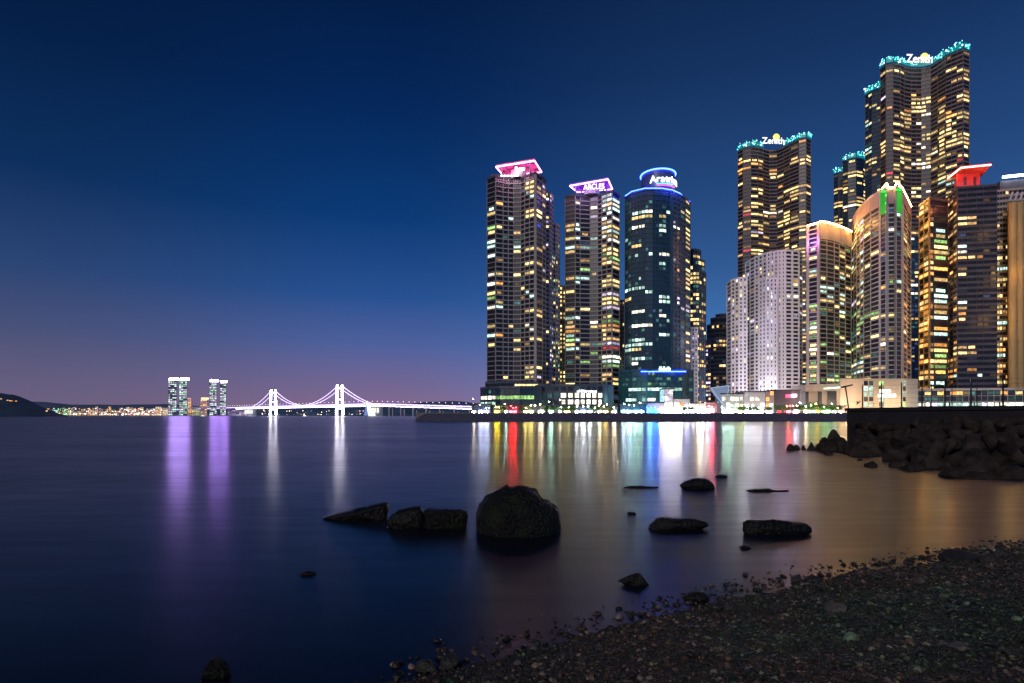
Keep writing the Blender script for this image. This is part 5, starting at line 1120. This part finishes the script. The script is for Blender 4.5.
# ------------------------------------------------------------------ BEACH
def shore_line(x):   # y of the waterline for a given x (near side is beach)
    pts = [(-6,4.6),(-1.25,6.5),(.6,7.5),(3.0,9.1),(6.5,10.8),(11.4,12.9),(16,14.3),(24,16.5),(34,18)]
    for (a, ya), (b, yb) in zip(pts, pts[1:]):
        if a <= x <= b: return ya+(yb-ya)*(x-a)/(b-a)
    return pts[0][1] if x < pts[0][0] else pts[-1][1]
def bz(x, y):
    d = shore_line(x)-y
    n = noise.noise(Vector((x*.5,y*.5,0)))*.10+noise.noise(Vector((x*1.7,y*1.7,4)))*.04
    if d < 0: return d*.22+n*.6-.02
    return min(1.35, d*.17)+n*min(1,.35+d*.4)-.01
vs = []; fs = []; nx, ny = 190, 110
for j in range(ny+1):
    for i in range(nx+1):
        x = -12+46*i/nx; y = -4+24*j/ny; vs.append((x, y, bz(x, y)))
for j in range(ny):
    for i in range(nx): a = j*(nx+1)+i; fs.append((a,a+1,a+nx+2,a+nx+1))
def pebble_mat(name, dark):
    m, t, b = new_mat(name); g_ = t.nodes.new('ShaderNodeNewGeometry'); rp = t.nodes.new('ShaderNodeValToRGB'); t.links.new(g_.outputs['Random Per Island'], rp.inputs[0])
    cr = rp.color_ramp; cr.interpolation = 'CONSTANT'
    stops = [(0,(.022,.018,.014)),(.20,(.010,.010,.011)),(.38,(.050,.034,.022)),(.50,(.014,.020,.015)),(.64,(.070,.046,.036)),(.72,(.020,.026,.034)),(.82,(.12,.09,.07)),(.90,(.012,.024,.016)),(.955,(.21,.18,.15))]
    cr.elements[0].color = (*stops[0][1],1); cr.elements[1].position = stops[1][0]; cr.elements[1].color = (*stops[1][1],1)
    for p, c in stops[2:]: e = cr.elements.new(p); e.color = (*c,1)
    n = t.nodes.new('ShaderNodeTexNoise'); n.inputs['Scale'].default_value = 1.1; n.inputs['Detail'].default_value = 5; t.links.new(g_.outputs['Position'], n.inputs[0])
    ps = t.nodes.new('ShaderNodeVectorMath'); ps.operation = 'DISTANCE'; ps.inputs[1].default_value = (5.4, 6.9, .6); t.links.new(g_.outputs['Position'], ps.inputs[0])
    pr2 = t.nodes.new('ShaderNodeMapRange'); t.links.new(ps.outputs['Value'], pr2.inputs[0]); pr2.inputs[1].default_value = .6; pr2.inputs[2].default_value = 3.4; pr2.inputs[3].default_value = .22; pr2.inputs[4].default_value = -.12
    # greenish weed-stained patch towards the lower right, a stain with its own shape
    rp2 = t.nodes.new('ShaderNodeValToRGB'); an = t.nodes.new('ShaderNodeMath'); an.operation = 'ADD'; t.links.new(n.outputs[0], an.inputs[0]); t.links.new(pr2.outputs[0], an.inputs[1]); t.links.new(an.outputs[0], rp2.inputs[0]); rp2.color_ramp.elements[0].position = .40; rp2.color_ramp.elements[0].color = (1.12,.96,.82,1); rp2.color_ramp.elements[1].position = .60; rp2.color_ramp.elements[1].color = (.62,1.15,.78,1)
    mx = t.nodes.new('ShaderNodeVectorMath'); mx.operation = 'MULTIPLY'; t.links.new(rp.outputs[0], mx.inputs[0]); t.links.new(rp2.outputs[0], mx.inputs[1])
    n2 = t.nodes.new('ShaderNodeTexNoise'); n2.inputs['Scale'].default_value = 40; n2.inputs['Detail'].default_value = 4; t.links.new(g_.outputs['Position'], n2.inputs[0])
    r_ = t.nodes.new('ShaderNodeMapRange'); t.links.new(n2.outputs[0], r_.inputs[0]); r_.inputs[1].default_value = .3; r_.inputs[2].default_value = .7; r_.inputs[3].default_value = .6*dark; r_.inputs[4].default_value = 1.35*dark
    mx2 = t.nodes.new('ShaderNodeVectorMath'); mx2.operation = 'SCALE'; t.links.new(mx.outputs[0], mx2.inputs[0]); t.links.new(r_.outputs[0], mx2.inputs['Scale'])
    t.links.new(mx2.outputs[0], b.inputs['Base Color']); b.inputs['Roughness'].default_value = .5; b.inputs['Specular IOR Level'].default_value = .35
    return m
mesh('beach', vs, fs, pmat('wet_gravel', (.018,.014,.011), .8, var=.5, scale=8, bump=.8, bscale=50), smooth=True)['kind'] = 'structure'
def pebbles():
    nr = np.random.default_rng(4)
    bm = bmesh.new(); bmesh.ops.create_icosphere(bm, subdivisions=2, radius=1); bm.verts.ensure_lookup_table()
    V0 = np.array([v.co[:] for v in bm.verts]); F0 = np.array([[v.index for v in f.verts] for f in bm.faces]); bm.free()
    shapes = []
    for k in range(24):
        V = V0.copy()
        for _ in range(6):
            n = nr.normal(size=3); n /= np.linalg.norm(n); d = nr.uniform(.45,.85); t_ = V@n-d; V -= np.outer(np.maximum(t_,0)*.92, n)
        V *= (1+.08*nr.normal(size=(len(V),1))*.6); shapes.append(V)
    vs = []; fs = []; base = 0
    def scatter(n, smin, smax, xr, yr, fill, off_=0.0, power=3.0):
        nonlocal base
        k = 0; tries = 0
        while k < n and tries < n*8:
            tries += 1
            x = nr.uniform(*xr); y = nr.uniform(*yr); d = shore_line(x)-y
            px = 512+F*x/y if y > 1 else 0
            if px < -60 or px > 1100 or d < -fill: continue
            if d < 0 and nr.random() > math.exp(d/(.16*fill+.05))*.8: continue
            s = smin+(smax-smin)*nr.random()**power
            z = bz(x, y)
            V = shapes[nr.integers(24)]*np.array([1, nr.uniform(.6,1), nr.uniform(.35,.75)])*s
            a = nr.uniform(0,6.28); tx = nr.normal()*.35; ty = nr.normal()*.35
            Rm = np.array(Euler((tx,ty,a)).to_matrix()); V = V@Rm.T+np.array([x,y,z+s*.18+off_])
            vs.append(V); fs.append(F0+base); base += len(V); k += 1
    scatter(38000, .010, .034, (-3,13), (4.4,13.5), .7)
    scatter(6500, .018, .055, (-3,20), (4.6,16), 1.1)
    scatter(420, .04, .09, (-2,16), (5.0,14.5), 1.3, .0, 2.6)
    for _ in range(900):      # loose stones standing in the shallows beyond the edge
        x = nr.uniform(-1.5, 17); y = shore_line(x)+abs(nr.normal())*.38+.02
        s = .022+.05*nr.random()**2.2; V = shapes[nr.integers(24)]*np.array([1, nr.uniform(.6,1), nr.uniform(.5,.9)])*s
        Rm = np.array(Euler((nr.normal()*.3, nr.normal()*.3, nr.uniform(0,6.28))).to_matrix())
        V = V@Rm.T+np.array([x, y, s*nr.uniform(-.35,.25)]); vs.append(V); fs.append(F0+base); base += len(V)
    V = np.concatenate(vs); Fc = np.concatenate(fs)
    me = bpy.data.meshes.new('pebbles'); me.vertices.add(len(V)); me.vertices.foreach_set('co', V.ravel())
    me.loops.add(len(Fc)*3); me.loops.foreach_set('vertex_index', Fc.ravel().astype(np.int32))
    me.polygons.add(len(Fc)); me.polygons.foreach_set('loop_start', np.arange(0,len(Fc)*3,3,dtype=np.int32)); me.polygons.foreach_set('loop_total', np.full(len(Fc),3,dtype=np.int32))
    me.polygons.foreach_set('use_smooth', [True]*len(Fc)); me.update(); me.validate()
    me.materials.append(pebble_mat('pebble', .95))
    o = bpy.data.objects.new('pebbles', me); COL.objects.link(o); o['kind'] = 'stuff'
pebbles()
stone_m = pmat('beach_stone', (.085,.075,.07), .6, var=.6, scale=5, bump=.5, bscale=20)
stone_d = pmat('beach_stone_dark', (.02,.019,.018), .6, var=.6, scale=5, bump=.5, bscale=20)
def beach_stone(label, px, py, w_, h_, seed, light=False, **kw):
    # find the beach point under the pixel row
    Y = 8.0
    for k in range(400):
        Y = 5.5+k*.03; z = max(0, bz(PX(px,Y), Y))
        if proj(PX(px,Y), Y, z)[1] <= py: break
    put_rock(label, px, 0, w_, h_, seed, z=(Y, z), mat=stone_m if light else stone_d, name='beach_stone', group='larger stones on the pebble beach', sub=4, amp=.3, **kw)
BS = [('pale-topped grey stone at the left end of the pebble beach',450,668,24,11,0),('dark squarish stone left of the pale-topped stone on the beach',428,672,26,11,0),('dark rounded stone at the edge where the pebbles meet the sea',731,612,15,11,0),('small dark stone standing in the water just off the pebbles',796.5,583,9,8,0),('long dark stone block at the right end of the waterline',962,560.5,36,9,0),('dark blocky stone right of the long stone block',990,562,20,8,0),('pale flat stone lying among pebbles in the middle of the beach',838,612,24,7,1),('small pale stone on the upper pebble beach',922,583,9,5,1),('brownish flat stone half buried in the pebbles',868,628,26,6,0),('pale thin stone near the lower right of the beach',960,676,20,6,1),('round dark stone in the pebbles right of the shore stones',941,569,14,8,0),('low dark stone in the pebbles below the long slab rock',815,581,14,5,0),('small whitish stone near the lower left pebbles',517,666,9,6,1),('dark stone at the upper right corner of the beach',1004,556,16,7,0)]
for i, (l_, px, py, w_, h_, li_) in enumerate(BS): beach_stone(l_, px, py, w_, h_, 200+i, bool(li_))
print('lit windows', NLIT[0])
